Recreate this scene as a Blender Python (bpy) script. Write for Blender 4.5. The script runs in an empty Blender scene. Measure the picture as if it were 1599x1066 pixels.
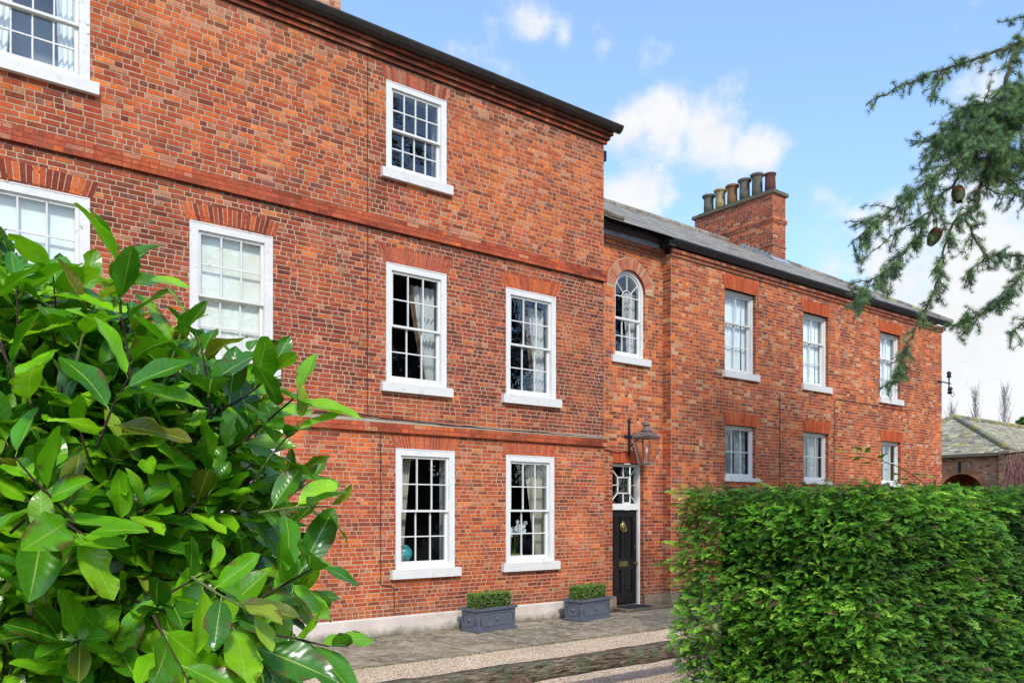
import bpy, math, random
import numpy as np
from mathutils import Vector, Matrix, noise
random.seed(7); rng = np.random.default_rng(7)
C = bpy.context.scene.collection
R = math.radians

# ------------------------------------------------------------------ helpers
def lin(r, g, b, k=1.0):
    f = lambda v: (v/255/12.92 if v/255 <= .04045 else ((v/255+.055)/1.055)**2.4)*k
    return (f(r), f(g), f(b))
def tag(o, label=None, cat=None, group=None, kind=None):
    if label: o['label'] = label
    if cat: o['category'] = cat
    if group: o['group'] = group
    if kind: o['kind'] = kind
    return o
def thing(name, label, cat, loc=(0, 0, 0), rz=0, group=None):
    o = bpy.data.objects.new(name, None); C.objects.link(o)
    o.location = loc; o.rotation_euler = (0, 0, rz); o.empty_display_size = .2
    return tag(o, label, cat, group)
class MB:
    """collects faces of ONE mesh object"""
    def __init__(s): s.v = []; s.f = []; s.m = []; s.c = []
    def face(s, pts, m=0, c=(1, 1, 1)):
        b = len(s.v); s.v.extend([tuple(p) for p in pts])
        s.f.append(tuple(range(b, b+len(pts)))); s.m.append(m); s.c.append(c)
    def box(s, x0, x1, y0, y1, z0, z1, m=0, c=(1, 1, 1), skip=''):
        p = [(x0,y0,z0),(x1,y0,z0),(x1,y1,z0),(x0,y1,z0),(x0,y0,z1),(x1,y0,z1),(x1,y1,z1),(x0,y1,z1)]
        for k, q in (('b',(3,2,1,0)),('t',(4,5,6,7)),('f',(0,1,5,4)),('r',(1,2,6,5)),('k',(2,3,7,6)),('l',(3,0,4,7))):
            if k not in skip: s.face([p[i] for i in q], m, c)
    def bar(s, a, b, w, d, up=(0,0,1), m=0, c=(1,1,1), w2=None, d2=None):
        a = Vector(a); b = Vector(b); t = (b-a).normalized(); u = Vector(up)
        x = t.cross(u)
        if x.length < 1e-4: x = t.cross(Vector((1,0,0)))
        x.normalize(); y = x.cross(t).normalized()
        w2 = w if w2 is None else w2; d2 = d if d2 is None else d2
        A = [a+x*i*w/2+y*j*d/2 for i, j in ((-1,-1),(1,-1),(1,1),(-1,1))]
        B = [b+x*i*w2/2+y*j*d2/2 for i, j in ((-1,-1),(1,-1),(1,1),(-1,1))]
        for i in range(4):
            j = (i+1) % 4; s.face([A[i], A[j], B[j], B[i]], m, c)
        s.face(A[::-1], m, c); s.face(B, m, c)
    def tube(s, pts, rad, n=8, m=0, c=(1,1,1), cap=True):
        pts = [Vector(p) for p in pts]
        if not hasattr(rad, '__len__'): rad = [rad]*len(pts)
        b = len(s.v); up = Vector((.13,.21,1)).normalized()
        for i, p in enumerate(pts):
            t = (pts[min(i+1, len(pts)-1)]-pts[max(i-1, 0)])
            t = t.normalized() if t.length > 1e-9 else Vector((0,0,1))
            x = t.cross(up)
            if x.length < .05: x = t.cross(Vector((1,0,0)))
            x.normalize(); y = x.cross(t)
            for k in range(n):
                a = 2*math.pi*k/n; s.v.append(tuple(p+(x*math.cos(a)+y*math.sin(a))*rad[i]))
        for i in range(len(pts)-1):
            for k in range(n):
                k2 = (k+1) % n
                s.f.append((b+i*n+k, b+i*n+k2, b+(i+1)*n+k2, b+(i+1)*n+k)); s.m.append(m); s.c.append(c)
        if cap:
            s.f.append(tuple(b+k for k in range(n))[::-1]); s.m.append(m); s.c.append(c)
            e = b+(len(pts)-1)*n; s.f.append(tuple(e+k for k in range(n))); s.m.append(m); s.c.append(c)
    def lathe(s, prof, cx=0, cy=0, n=20, m=0, c=(1,1,1), rot=0):
        b = len(s.v)
        for r, z in prof:
            for k in range(n):
                a = 2*math.pi*k/n+rot; s.v.append((cx+r*math.cos(a), cy+r*math.sin(a), z))
        for i in range(len(prof)-1):
            for k in range(n):
                k2 = (k+1) % n
                s.f.append((b+i*n+k, b+i*n+k2, b+(i+1)*n+k2, b+(i+1)*n+k)); s.m.append(m); s.c.append(c)
        s.f.append(tuple(b+k for k in range(n))[::-1]); s.m.append(m); s.c.append(c)
        e = b+(len(prof)-1)*n; s.f.append(tuple(e+k for k in range(n))); s.m.append(m); s.c.append(c)
    def extrude_x(s, prof, x0, x1, m=0, c=(1,1,1)):
        A = [(x0, y, z) for y, z in prof]; B = [(x1, y, z) for y, z in prof]
        n = len(prof)
        for i in range(n):
            j = (i+1) % n; s.face([A[i], A[j], B[j], B[i]], m, c)
        s.face(A[::-1], m, c); s.face(B, m, c)
    def build(s, name, mats, parent=None, smooth=False, bevel=0):
        me = bpy.data.meshes.new(name); me.from_pydata(s.v, [], s.f)
        if not isinstance(mats, (list, tuple)): mats = [mats]
        for m in mats: me.materials.append(m)
        me.polygons.foreach_set('material_index', s.m)
        at = me.color_attributes.new('Col', 'FLOAT_COLOR', 'CORNER')
        lt = np.repeat(np.array([c if len(c) == 4 else (*c, 1) for c in s.c], dtype=np.float32), [len(f) for f in s.f], axis=0)
        at.data.foreach_set('color', lt.ravel())
        if smooth: me.polygons.foreach_set('use_smooth', [True]*len(s.f))
        me.update()
        o = bpy.data.objects.new(name, me); C.objects.link(o)
        if parent: o.parent = parent
        if bevel:
            b = o.modifiers.new('b', 'BEVEL'); b.width = bevel; b.segments = 2; b.limit_method = 'ANGLE'; b.angle_limit = R(40)
        return o
def np_mesh(name, V, Q, mats, col=None, uv=None, parent=None, smooth=True, mi=None):
    """big quad mesh from numpy arrays; col per vertex, uv per vertex"""
    me = bpy.data.meshes.new(name); nv, nq = len(V), len(Q)
    me.vertices.add(nv); me.vertices.foreach_set('co', V.astype(np.float32).ravel())
    me.loops.add(nq*4); me.loops.foreach_set('vertex_index', Q.astype(np.int32).ravel())
    me.polygons.add(nq); me.polygons.foreach_set('loop_start', np.arange(0, nq*4, 4, dtype=np.int32))
    if not isinstance(mats, (list, tuple)): mats = [mats]
    for m in mats: me.materials.append(m)
    if mi is not None: me.polygons.foreach_set('material_index', mi.astype(np.int32))
    me.update(calc_edges=True)
    if col is not None:
        at = me.color_attributes.new('Col', 'FLOAT_COLOR', 'POINT')
        at.data.foreach_set('color', np.c_[col, np.ones(nv)].astype(np.float32).ravel())
    if uv is not None:
        u = me.uv_layers.new(name='UVMap'); u.data.foreach_set('uv', uv[Q.ravel()].astype(np.float32).ravel())
    if smooth: me.polygons.foreach_set('use_smooth', np.ones(nq, dtype=bool))
    me.validate()
    o = bpy.data.objects.new(name, me); C.objects.link(o)
    if parent: o.parent = parent
    return o
def inst(TV, TQ, M, T):
    """TV (n,3), TQ (q,4), M (N,3,3) rows=axes, T (N,3) -> merged verts, quads"""
    V = np.einsum('ni,kij->knj', TV, M)+T[:, None, :]
    Q = TQ[None]+(np.arange(len(T))*len(TV))[:, None, None]
    return V.reshape(-1, 3), Q.reshape(-1, 4)
def frames(d, up):
    """rows: x along d, z close to up"""
    d = d/np.linalg.norm(d, axis=1, keepdims=True)
    y = np.cross(up, d); y /= np.linalg.norm(y, axis=1, keepdims=True)+1e-9
    z = np.cross(d, y)
    return np.stack([d, y, z], 1)
def tint(c, a, b):
    f = random.uniform(a, b); return tuple(q*f for q in c)

# ------------------------------------------------------------------ materials
def new_mat(name):
    m = bpy.data.materials.new(name); m.use_nodes = True
    nt = m.node_tree; return m, nt, nt.nodes['Principled BSDF']
def N(nt, t, **kw):
    n = nt.nodes.new(t)
    for k, v in kw.items():
        if k.startswith('i_'): n.inputs[k[2:]].default_value = v
        else: setattr(n, k, v)
    return n
def lk(nt, a, b): nt.links.new(a, b)
def texco(nt, kind='Object', scale=(1,1,1)):
    t = N(nt, 'ShaderNodeTexCoord'); mp = N(nt, 'ShaderNodeMapping'); mp.inputs['Scale'].default_value = scale
    lk(nt, t.outputs[kind], mp.inputs['Vector']); return mp.outputs['Vector']
def noise_n(nt, vec, scale, detail=4, rough=.6):
    n = N(nt, 'ShaderNodeTexNoise'); n.inputs['Scale'].default_value = scale
    n.inputs['Detail'].default_value = detail; n.inputs['Roughness'].default_value = rough
    lk(nt, vec, n.inputs['Vector']); return n.outputs['Fac']
def ramp(nt, fac, stops):
    r = N(nt, 'ShaderNodeValToRGB'); e = r.color_ramp.elements
    while len(e) < len(stops): e.new(.5)
    for k, (p, c) in enumerate(stops):
        e[k].position = p; e[k].color = (*c, 1) if len(c) == 3 else c
    lk(nt, fac, r.inputs['Fac']); return r.outputs['Color']
def mixc(nt, a, b, fac=1., mode='MIX'):
    m = N(nt, 'ShaderNodeMix', data_type='RGBA', blend_type=mode)
    for sock, v in (('Factor', fac), ('A', a), ('B', b)):
        i = [q for q in m.inputs if q.name == sock and (q.type == ('VALUE' if sock == 'Factor' else 'RGBA'))][0]
        if hasattr(v, 'links'): lk(nt, v, i)
        elif sock == 'Factor': i.default_value = v
        else: i.default_value = (*v, 1) if len(v) == 3 else v
    return [q for q in m.outputs if q.type == 'RGBA'][0]
def bump(nt, bsdf, h, strength=.3, dist=.01):
    b = N(nt, 'ShaderNodeBump'); b.inputs['Strength'].default_value = strength; b.inputs['Distance'].default_value = dist
    lk(nt, h, b.inputs['Height']); lk(nt, b.outputs['Normal'], bsdf.inputs['Normal'])
def g3(v): return (v, v, v)

def mat_attr(name, lo=.72, hi=1.2, big=.6, fine=35, rough=.9, bmp=.4, dist=.006, spec=.2, stain=None, masonry=False):
    """per-face colour attribute weathered by noise at several scales; masonry adds warm and sooty patches and rain streaks"""
    m, nt, b = new_mat(name); v = texco(nt)
    a = N(nt, 'ShaderNodeAttribute', attribute_name='Col')
    n1 = noise_n(nt, v, big, 5, .65); n2 = noise_n(nt, v, fine, 5, .7)
    c = a.outputs['Color']
    if masonry:
        c = mixc(nt, c, lin(222, 116, 58, .98), ramp(nt, noise_n(nt, texco(nt, 'Object', (1, 1, 1.3)), .75, 4, .6), [(.5, g3(0)), (.68, g3(.42))]))
        c = mixc(nt, c, lin(112, 62, 50, .9), ramp(nt, noise_n(nt, texco(nt, 'Object', (1, 1, 1.2)), 1.1, 5, .7), [(.54, g3(0)), (.72, g3(.5))]))
        c = mixc(nt, c, ramp(nt, noise_n(nt, texco(nt, 'Object', (1, 1, .11)), 3.5, 5, .6), [(.36, g3(.80)), (.6, g3(1.06))]), 1., 'MULTIPLY')
    c = mixc(nt, c, ramp(nt, n1, [(.3, g3(lo)), (.7, g3(hi))]), 1., 'MULTIPLY')
    c = mixc(nt, c, ramp(nt, n2, [(.3, g3(.66)), (.7, g3(1.3))]), 1., 'MULTIPLY')
    if stain:
        n3 = noise_n(nt, v, stain[1], 6, .75)
        c = mixc(nt, c, stain[0], ramp(nt, n3, [(stain[2], g3(0)), (stain[2]+.14, g3(stain[3]))]))
    lk(nt, c, b.inputs['Base Color']); b.inputs['Roughness'].default_value = rough
    b.inputs['Specular IOR Level'].default_value = spec
    bump(nt, b, n2, bmp, dist); return m
def mat_plain(name, col, rough=.6, var=.25, scale=6, metal=0, bmp=.15, spec=.4, dark=None, dk=(.62, .75), dscale=3, stretch=(1,1,1), dist=.004):
    m, nt, b = new_mat(name); v = texco(nt, 'Object', stretch)
    n1 = noise_n(nt, v, scale, 6, .65)
    c = mixc(nt, col, ramp(nt, n1, [(.28, g3(1-var)), (.72, g3(1+var*.5))]), 1., 'MULTIPLY')
    if dark:
        n2 = noise_n(nt, v, dscale, 6, .7)
        c = mixc(nt, c, dark, ramp(nt, n2, [(dk[0], g3(0)), (dk[1], g3(.8))]))
    lk(nt, c, b.inputs['Base Color']); b.inputs['Roughness'].default_value = rough
    b.inputs['Metallic'].default_value = metal; b.inputs['Specular IOR Level'].default_value = spec
    if bmp: bump(nt, b, noise_n(nt, v, scale*6, 4, .6), bmp, dist)
    return m
def mat_leaf(name, rough=.35, transl=.3, veins=False, spec=.5, lo=.7, hi=1.25):
    m, nt, b = new_mat(name)
    a = N(nt, 'ShaderNodeAttribute', attribute_name='Col'); v = texco(nt)
    c = mixc(nt, a.outputs['Color'], ramp(nt, noise_n(nt, v, 14, 4), [(.3, g3(lo)), (.7, g3(hi))]), 1., 'MULTIPLY')
    if veins:
        uv = N(nt, 'ShaderNodeUVMap'); sp = N(nt, 'ShaderNodeSeparateXYZ'); lk(nt, uv.outputs['UV'], sp.inputs[0])
        ab = N(nt, 'ShaderNodeMath', operation='ABSOLUTE'); lk(nt, sp.outputs['Y'], ab.inputs[0])
        mid = ramp(nt, ab.outputs[0], [(.02, g3(.75)), (.06, g3(0))])
        # side veins: stripes slanting from the midrib
        k = N(nt, 'ShaderNodeMath', operation='MULTIPLY'); k.inputs[1].default_value = .16; lk(nt, ab.outputs[0], k.inputs[0])
        s2 = N(nt, 'ShaderNodeMath', operation='SUBTRACT'); lk(nt, sp.outputs['X'], s2.inputs[0]); lk(nt, k.outputs[0], s2.inputs[1])
        s3 = N(nt, 'ShaderNodeMath', operation='MULTIPLY'); s3.inputs[1].default_value = 60; lk(nt, s2.outputs[0], s3.inputs[0])
        sn = N(nt, 'ShaderNodeMath', operation='SINE'); lk(nt, s3.outputs[0], sn.inputs[0])
        side = ramp(nt, sn.outputs[0], [(.88, g3(0)), (1., g3(.12))])
        ed = mixc(nt, ramp(nt, ab.outputs[0], [(.45, g3(0)), (.95, g3(1))]), ramp(nt, noise_n(nt, v, 9, 5, .7), [(.55, g3(0)), (.6, g3(1))]), 1., 'MULTIPLY')
        c = mixc(nt, c, lin(120, 92, 40, .7), ed)
        c = mixc(nt, c, lin(168, 205, 70, .75), side)
        c = mixc(nt, c, lin(190, 215, 95, .85), mid)
        h = N(nt, 'ShaderNodeMath', operation='ADD'); lk(nt, sn.outputs[0], h.inputs[0]); lk(nt, mid, h.inputs[1])
        bump(nt, b, h.outputs[0], .12, .0012)
    lk(nt, c, b.inputs['Base Color']); b.inputs['Roughness'].default_value = rough
    b.inputs['Specular IOR Level'].default_value = spec
    t = N(nt, 'ShaderNodeBsdfTranslucent')
    lk(nt, mixc(nt, c, (1.25, 1.25, .5), 1., 'MULTIPLY'), t.inputs['Color'])
    mx = N(nt, 'ShaderNodeMixShader'); mx.inputs[0].default_value = transl
    lk(nt, b.outputs[0], mx.inputs[1]); lk(nt, t.outputs[0], mx.inputs[2])
    lk(nt, mx.outputs[0], nt.nodes['Material Output'].inputs['Surface']); return m
def mat_glass(name, ior=.1, tint=(.9, .95, .95), wav=.6):
    m, nt, b = new_mat(name); nt.nodes.remove(b)
    lw = N(nt, 'ShaderNodeLayerWeight'); lw.inputs['Blend'].default_value = .5
    p5 = N(nt, 'ShaderNodeMath', operation='POWER'); p5.inputs[1].default_value = 5; lk(nt, lw.outputs['Facing'], p5.inputs[0])
    fr = N(nt, 'ShaderNodeMath', operation='MULTIPLY_ADD'); fr.inputs[1].default_value = 1-ior; fr.inputs[2].default_value = ior; lk(nt, p5.outputs[0], fr.inputs[0])
    gl = N(nt, 'ShaderNodeBsdfGlossy'); gl.inputs['Roughness'].default_value = .01
    tr = N(nt, 'ShaderNodeBsdfTransparent'); tr.inputs['Color'].default_value = (*tint, 1)
    bp = N(nt, 'ShaderNodeBump'); bp.inputs['Strength'].default_value = wav; bp.inputs['Distance'].default_value = .004
    lk(nt, noise_n(nt, texco(nt), 5, 2, .5), bp.inputs['Height'])
    lk(nt, bp.outputs['Normal'], gl.inputs['Normal'])
    mx = N(nt, 'ShaderNodeMixShader'); lk(nt, fr.outputs[0], mx.inputs[0])
    lk(nt, tr.outputs[0], mx.inputs[1]); lk(nt, gl.outputs[0], mx.inputs[2])
    lk(nt, mx.outputs[0], nt.nodes['Material Output'].inputs['Surface']); return m

M = {}
M['brick'] = mat_attr('brick', .84, 1.16, .55, 30, .92, .6, .006, .15, stain=(lin(190, 156, 128, .8), 3.4, .54, .45), masonry=True)
M['mortar'] = mat_attr('mortar', .72, 1.15, 1.3, 40, .95, .4, .004, .1, stain=(lin(150, 104, 80, .85), 2.6, .52, .6))
M['gauged'] = mat_attr('gauged_brick', .88, 1.12, 2., 40, .9, .3, .004, .15)
M['white'] = mat_plain('white_paint', lin(238, 236, 230, .86), .4, .08, 3, bmp=.05, dark=lin(170, 170, 162, .9), dk=(.58, .8), dscale=5)
M['white_old'] = mat_plain('weathered_white_paint', lin(234, 231, 224, .86), .5, .1, 4, bmp=.3, dark=lin(140, 132, 122, .9), dk=(.60, .67), dscale=14)
M['sill'] = mat_plain('painted_stone_sill', lin(236, 233, 226, .84), .55, .1, 5, bmp=.2, dark=lin(142, 138, 124), dk=(.55, .8), dscale=5)
M['gutter'] = mat_plain('black_cast_iron', (.016, .016, .018), .45, .3, 5, bmp=.1, dark=(.05, .045, .04), dk=(.6, .8))
M['gutter_old'] = mat_plain('weathered_black_gutter', (.035, .028, .024), .6, .35, 4, bmp=.2, dark=(.075, .05, .035), dk=(.52, .75), dscale=1.5)
M['slate'] = mat_attr('slate', .8, 1.15, 1.2, 20, .6, .3, .004, .4, stain=(lin(165, 160, 120, .6), 2.5, .6, .5))
M['stone_slate'] = mat_attr('stone_slate', .8, 1.2, .6, 9, .9, .4, .01, .2, stain=(lin(150, 145, 95, .7), 1.2, .56, .6))
M['lead'] = mat_plain('lead', (.30, .33, .37), .5, .3, 6, bmp=.1)
M['plinth'] = mat_plain('rendered_plinth', lin(218, 204, 190, .92), .9, .2, 2.2, bmp=.25, dark=lin(116, 104, 66, .8), dk=(.57, .78), dscale=1.6)
M['stone'] = mat_plain('old_stone', lin(170, 148, 124, .75), .9, .3, 4, bmp=.35, dark=lin(95, 88, 72, .8), dk=(.55, .75), dscale=2.5)
M['glass'] = mat_glass('window_glass', .13)
M['lantern_glass'] = mat_glass('lantern_glass', .03, (.93, .86, .78), .1)
M['room'] = mat_plain('dim_room_plaster', (.028, .024, .022), .9, .3, 2, bmp=0)  # near-black walls: the gloom of unlit rooms put into the colour
M['sky_toned_room'] = mat_plain('sky_toned_plaster', lin(206, 214, 224, .8), .9, .1, 2, bmp=0)  # pale blue-grey walls stand in for sky reflected in the panes
M['reveal'] = mat_plain('white_reveal', lin(215, 215, 212, .85), .6, .1, 3, bmp=0)
M['curtain'] = mat_plain('pale_curtain', lin(228, 226, 222, .85), .85, .1, 5, bmp=.1, stretch=(6,6,1))
M['cream_curtain'] = mat_plain('cream_curtain', lin(214, 204, 182, .8), .85, .12, 5, bmp=.1, stretch=(6,6,1))
M['net'] = mat_plain('white_net', lin(250, 250, 248, 1.), .9, .08, 5, bmp=.1, stretch=(6,6,1))
M['pattern'] = mat_plain('patterned_lining', lin(150, 118, 96, .7), .85, .5, 60, bmp=.1)
M['blind'] = mat_plain('cream_blind', lin(244, 240, 224, 1.), .8, .05, 3, bmp=.03)
M['black'] = mat_plain('black_gloss_paint', (.010, .009, .010), .22, .3, 4, bmp=.03, spec=.6)
M['brass'] = mat_plain('aged_brass', (.48, .36, .16), .35, .35, 30, metal=1, bmp=.15)
M['lead_planter'] = mat_plain('lead_grey_planter', lin(101, 106, 116, .8), .5, .22, 5, bmp=.2, dark=lin(150, 156, 166, .8), dk=(.6, .8), dscale=9)
M['box_leaf'] = mat_leaf('box_leaf', .5, .2)
M['laurel'] = mat_leaf('laurel_leaf', .24, .34, True, .6, .8, 1.15)
M['cypress'] = mat_leaf('cypress_spray', .6, .14, False, .3, .75, 1.2)
M['cedar'] = mat_leaf('cedar_needle', .55, .15, False, .3)
M['grass_leaf'] = mat_leaf('moss_blade', .7, .2)
M['bark'] = mat_plain('bark', lin(92, 72, 58, .75), .95, .4, 12, bmp=.6, dist=.01)
M['twig'] = mat_plain('green_twig', lin(118, 132, 62, .7), .7, .3, 20, bmp=.2)
M['dark_twig'] = mat_plain('dark_laurel_stem', lin(76, 58, 44, .7), .9, .4, 20, bmp=.4)
M['cone'] = mat_attr('cedar_cone', .8, 1.2, 20, 90, .85, .4, .002)
M['copper'] = mat_plain('weathered_copper', lin(140, 128, 124, .8), .4, .3, 12, metal=.35, bmp=.15)
M['iron'] = mat_plain('black_iron', (.014, .014, .016), .5, .3, 14, bmp=.2)
M['lamp'] = mat_plain('lamp_ceramic', lin(235, 235, 230), .3, .05, 5, bmp=0)
M['mat'] = mat_plain('rubber_mat', (.03, .03, .035), .8, .3, 40, bmp=.3)
M['cable'] = mat_plain('dark_cable', (.03, .022, .02), .6, .2, 10, bmp=0)
M['cement'] = mat_plain('cement_fillet', lin(190, 176, 152, .75), .95, .3, 6, bmp=.4, dark=lin(110, 98, 82), dk=(.5, .7))
M['teal'] = mat_plain('turquoise_glaze', lin(70, 180, 186, .9), .25, .4, 9, bmp=0, dark=lin(205, 225, 220), dk=(.5, .66), dscale=12)
M['petal'] = mat_plain('white_petal', lin(240, 242, 240, .95), .6, .06, 8, bmp=0)
M['stem'] = mat_plain('orchid_stem', lin(110, 150, 50, .8), .6, .2, 8, bmp=0)
M['terracotta'] = mat_plain('chimney_pot_clay', lin(170, 120, 84, .7), .85, .3, 5, bmp=.2, dark=lin(70, 68, 56, .7), dk=(.5, .72), dscale=3)
M['pot_red'] = mat_plain('chimney_pot_red_clay', lin(120, 70, 58, .75), .85, .35, 5, bmp=.2, dark=lin(60, 50, 46, .7), dk=(.5, .72), dscale=3)
M['pot_grey'] = mat_plain('chimney_pot_grey_clay', lin(128, 124, 108, .7), .85, .35, 5, bmp=.2, dark=lin(52, 54, 50, .7), dk=(.48, .66), dscale=4)
M['pot_buff'] = mat_plain('chimney_pot_buff_clay', lin(196, 172, 122, .75), .85, .25, 5, bmp=.2, dark=lin(92, 86, 68, .7), dk=(.54, .76), dscale=3)
M['flaunch'] = mat_plain('mortar_capping', lin(124, 114, 94, .75), .95, .35, 6, bmp=.4, dark=lin(80, 84, 56), dk=(.55, .7))
# weathered timber with end-grain streaks and green algae
def damp_foot(m, z0, z1, col):
    nt = m.node_tree; b = nt.nodes['Principled BSDF']; src = b.inputs['Base Color'].links[0].from_socket
    gp = N(nt, 'ShaderNodeNewGeometry'); sp = N(nt, 'ShaderNodeSeparateXYZ'); lk(nt, gp.outputs['Position'], sp.inputs[0])
    n = N(nt, 'ShaderNodeMath', operation='MULTIPLY_ADD'); lk(nt, noise_n(nt, gp.outputs['Position'], 3.2, 6, .7), n.inputs[0]); n.inputs[1].default_value = -.34; lk(nt, sp.outputs['Z'], n.inputs[2])
    mr = N(nt, 'ShaderNodeMapRange'); mr.inputs['From Min'].default_value = z0-.17; mr.inputs['From Max'].default_value = z1-.17; mr.inputs['To Min'].default_value = .85; mr.inputs['To Max'].default_value = 0; lk(nt, n.outputs[0], mr.inputs['Value'])
    lk(nt, mixc(nt, src, col, mr.outputs[0]), b.inputs['Base Color'])
damp_foot(M['plinth'], 0, .16, lin(104, 96, 58, .7)); damp_foot(M['stone'], -.02, .14, lin(88, 84, 56, .7)); damp_foot(M['brick'], .22, .62, lin(142, 92, 72, .8))
def mat_timber():
    m, nt, b = new_mat('weathered_oak'); v = texco(nt, 'Object', (1.2, 9, 9)); v2 = texco(nt)
    n1 = noise_n(nt, v, 5, 8, .75); n2 = noise_n(nt, v2, 3.5, 6, .7)
    c = ramp(nt, n1, [(.38, (.03, .022, .015)), (.5, (.16, .12, .085)), (.62, (.36, .30, .22))])
    c = mixc(nt, c, (.13, .17, .10), ramp(nt, n2, [(.5, g3(0)), (.6, g3(.7))]))
    c = mixc(nt, c, (.36, .36, .33), ramp(nt, noise_n(nt, v2, 2.1, 8, .8), [(.6, g3(0)), (.64, g3(.5))]))
    lk(nt, c, b.inputs['Base Color']); b.inputs['Roughness'].default_value = 1.; b.inputs['Specular IOR Level'].default_value = .05
    bump(nt, b, n1, .9, .03); return m
M['timber'] = mat_timber()
M['post'] = mat_plain('brown_post_timber', lin(128, 98, 76, .8), .95, .45, 7, bmp=.7, dark=lin(74, 56, 42, .7), dk=(.48, .6), dscale=6, dist=.01)
def mat_gravel():
    m, nt, b = new_mat('gravel'); v = texco(nt)
    vo = N(nt, 'ShaderNodeTexVoronoi'); vo.inputs['Scale'].default_value = 62; lk(nt, v, vo.inputs['Vector'])
    hs = N(nt, 'ShaderNodeSeparateColor'); lk(nt, vo.outputs['Color'], hs.inputs[0])
    c = ramp(nt, hs.outputs['Red'], [(0, lin(140, 108, 78)), (.3, lin(205, 172, 132)), (.62, lin(228, 203, 168)), (1, lin(246, 236, 216))])
    c = mixc(nt, c, ramp(nt, vo.outputs['Distance'], [(.4, g3(1.1)), (.8, g3(.55))]), 1., 'MULTIPLY')
    c = mixc(nt, c, ramp(nt, noise_n(nt, v, 1.3, 5), [(.3, g3(.85)), (.7, g3(1.12))]), 1., 'MULTIPLY')
    lk(nt, c, b.inputs['Base Color']); b.inputs['Roughness'].default_value = .9
    inv = N(nt, 'ShaderNodeMath', operation='SUBTRACT'); inv.inputs[0].default_value = 1; lk(nt, vo.outputs['Distance'], inv.inputs[1])
    bump(nt, b, inv.outputs[0], .8, .012); return m
M['gravel'] = mat_gravel()
def mat_paving():
    m, nt, b = new_mat('york_stone'); v = texco(nt)
    a = N(nt, 'ShaderNodeAttribute', attribute_name='Col')
    c = mixc(nt, a.outputs['Color'], ramp(nt, noise_n(nt, v, 2.2, 7, .7), [(.35, g3(.58)), (.65, g3(1.2))]), 1., 'MULTIPLY')
    c = mixc(nt, c, lin(204, 194, 166, .9), ramp(nt, noise_n(nt, v, 7, 8, .8), [(.50, g3(0)), (.58, g3(.7))]))
    c = mixc(nt, c, lin(96, 96, 56, .7), ramp(nt, noise_n(nt, v, 1.4, 7, .75), [(.5, g3(0)), (.64, g3(.6))]))
    lk(nt, c, b.inputs['Base Color']); b.inputs['Roughness'].default_value = .85
    bump(nt, b, noise_n(nt, v, 16, 6, .7), .5, .012); return m
M['paving'] = mat_paving()
M['soil'] = mat_plain('mossy_joint', lin(74, 72, 44, .5), .95, .5, 8, bmp=.5)
M['earth'] = mat_plain('dark_earth', lin(70, 60, 44, .7), .95, .5, 4, bmp=.6, dark=lin(62, 78, 34, .7), dk=(.48, .6))  # dark brown earth with greenish patches

# ------------------------------------------------------------------ bricks
def pick(w):
    t = random.random()*sum(a for a, _ in w)
    for a, c in w:
        t -= a
        if t <= 0: return c
    return w[-1][1]
RED = lin(180, 84, 54, .95); RED2 = lin(164, 76, 54, .95); ORG = lin(214, 110, 56, .95); ORG2 = lin(226, 136, 74, .95)
DRK = lin(108, 60, 50, .92); PUR = lin(116, 82, 80, .9); PALE = lin(196, 140, 108, .92); BRN = lin(136, 70, 52, .95)
BUF = lin(202, 168, 130, .95); SOOT = lin(72, 56, 52, .8)
def pal_main(p):
    n = 1.7*noise.noise(Vector((p[0]*.55, p[2]*.7, 3.1)))+(.25 if p[2] > 6.9 and p[0] > 8 else 0); n2 = noise.noise(Vector((p[0]*.9+9, p[2]*.9, 7.7)))
    z = p[2]
    if z > 6.9:
        w = [(3, RED), (2.2, RED2), (1.6+4*max(0, n), ORG), (.35+1.6*max(0, n), ORG2), (1.5-n, DRK), (.35, PUR), (.5+1.6*max(0, n2), PALE), (.8, BRN)]
        if z > 8.9: w += [(1.6, PALE), (1.2, BRN), (.6, SOOT), (.9, DRK)]
    elif z > 3.5:
        w = [(2.6, RED), (3, RED2), (.7+2*max(0, n), ORG), (.12, ORG2), (2+1.5*max(0, -n), DRK), (.3, PUR), (.25+.9*max(0, n2), PALE), (2.4, BRN)]
        if p[0] > 10.6: w += [(2.2, BRN), (1.5, DRK)]
    else:
        w = [(4, RED), (2, RED2), (1.6+5*max(0, n), ORG), (.25, ORG2), (.9+1.4*max(0, -n), DRK), (.15, PUR), (.6+1.4*max(0, n2), PALE), (1.2, BRN)]
    return pick(w)
def pal_wing(p):
    n = noise.noise(Vector((p[0]*.5, p[2]*.6, 13.1))); n2 = noise.noise(Vector((p[0]*2.1+9, p[2]*2.6, 1.7)))
    w = [(3.2, RED), (1.6, RED2), (3+4*max(0, n), ORG), (1.1, ORG2), (1.9, DRK), (.6, PUR), (.7+3.6*max(0, n2), BUF), (1.7, BRN), (.4, PALE)]
    if p[2] < 3.4: w += [(2.5, RED), (1.5, RED2)]
    return pick(w)
def pal_dark(p): return pick([(2, RED2), (2.5, BRN), (1.6, DRK), (.7, SOOT), (1, RED), (.5, ORG)])
def lerp3(a, b, t):
    t = min(1, max(0, t)); return tuple(x+(y-x)*t for x, y in zip(a, b))
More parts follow.
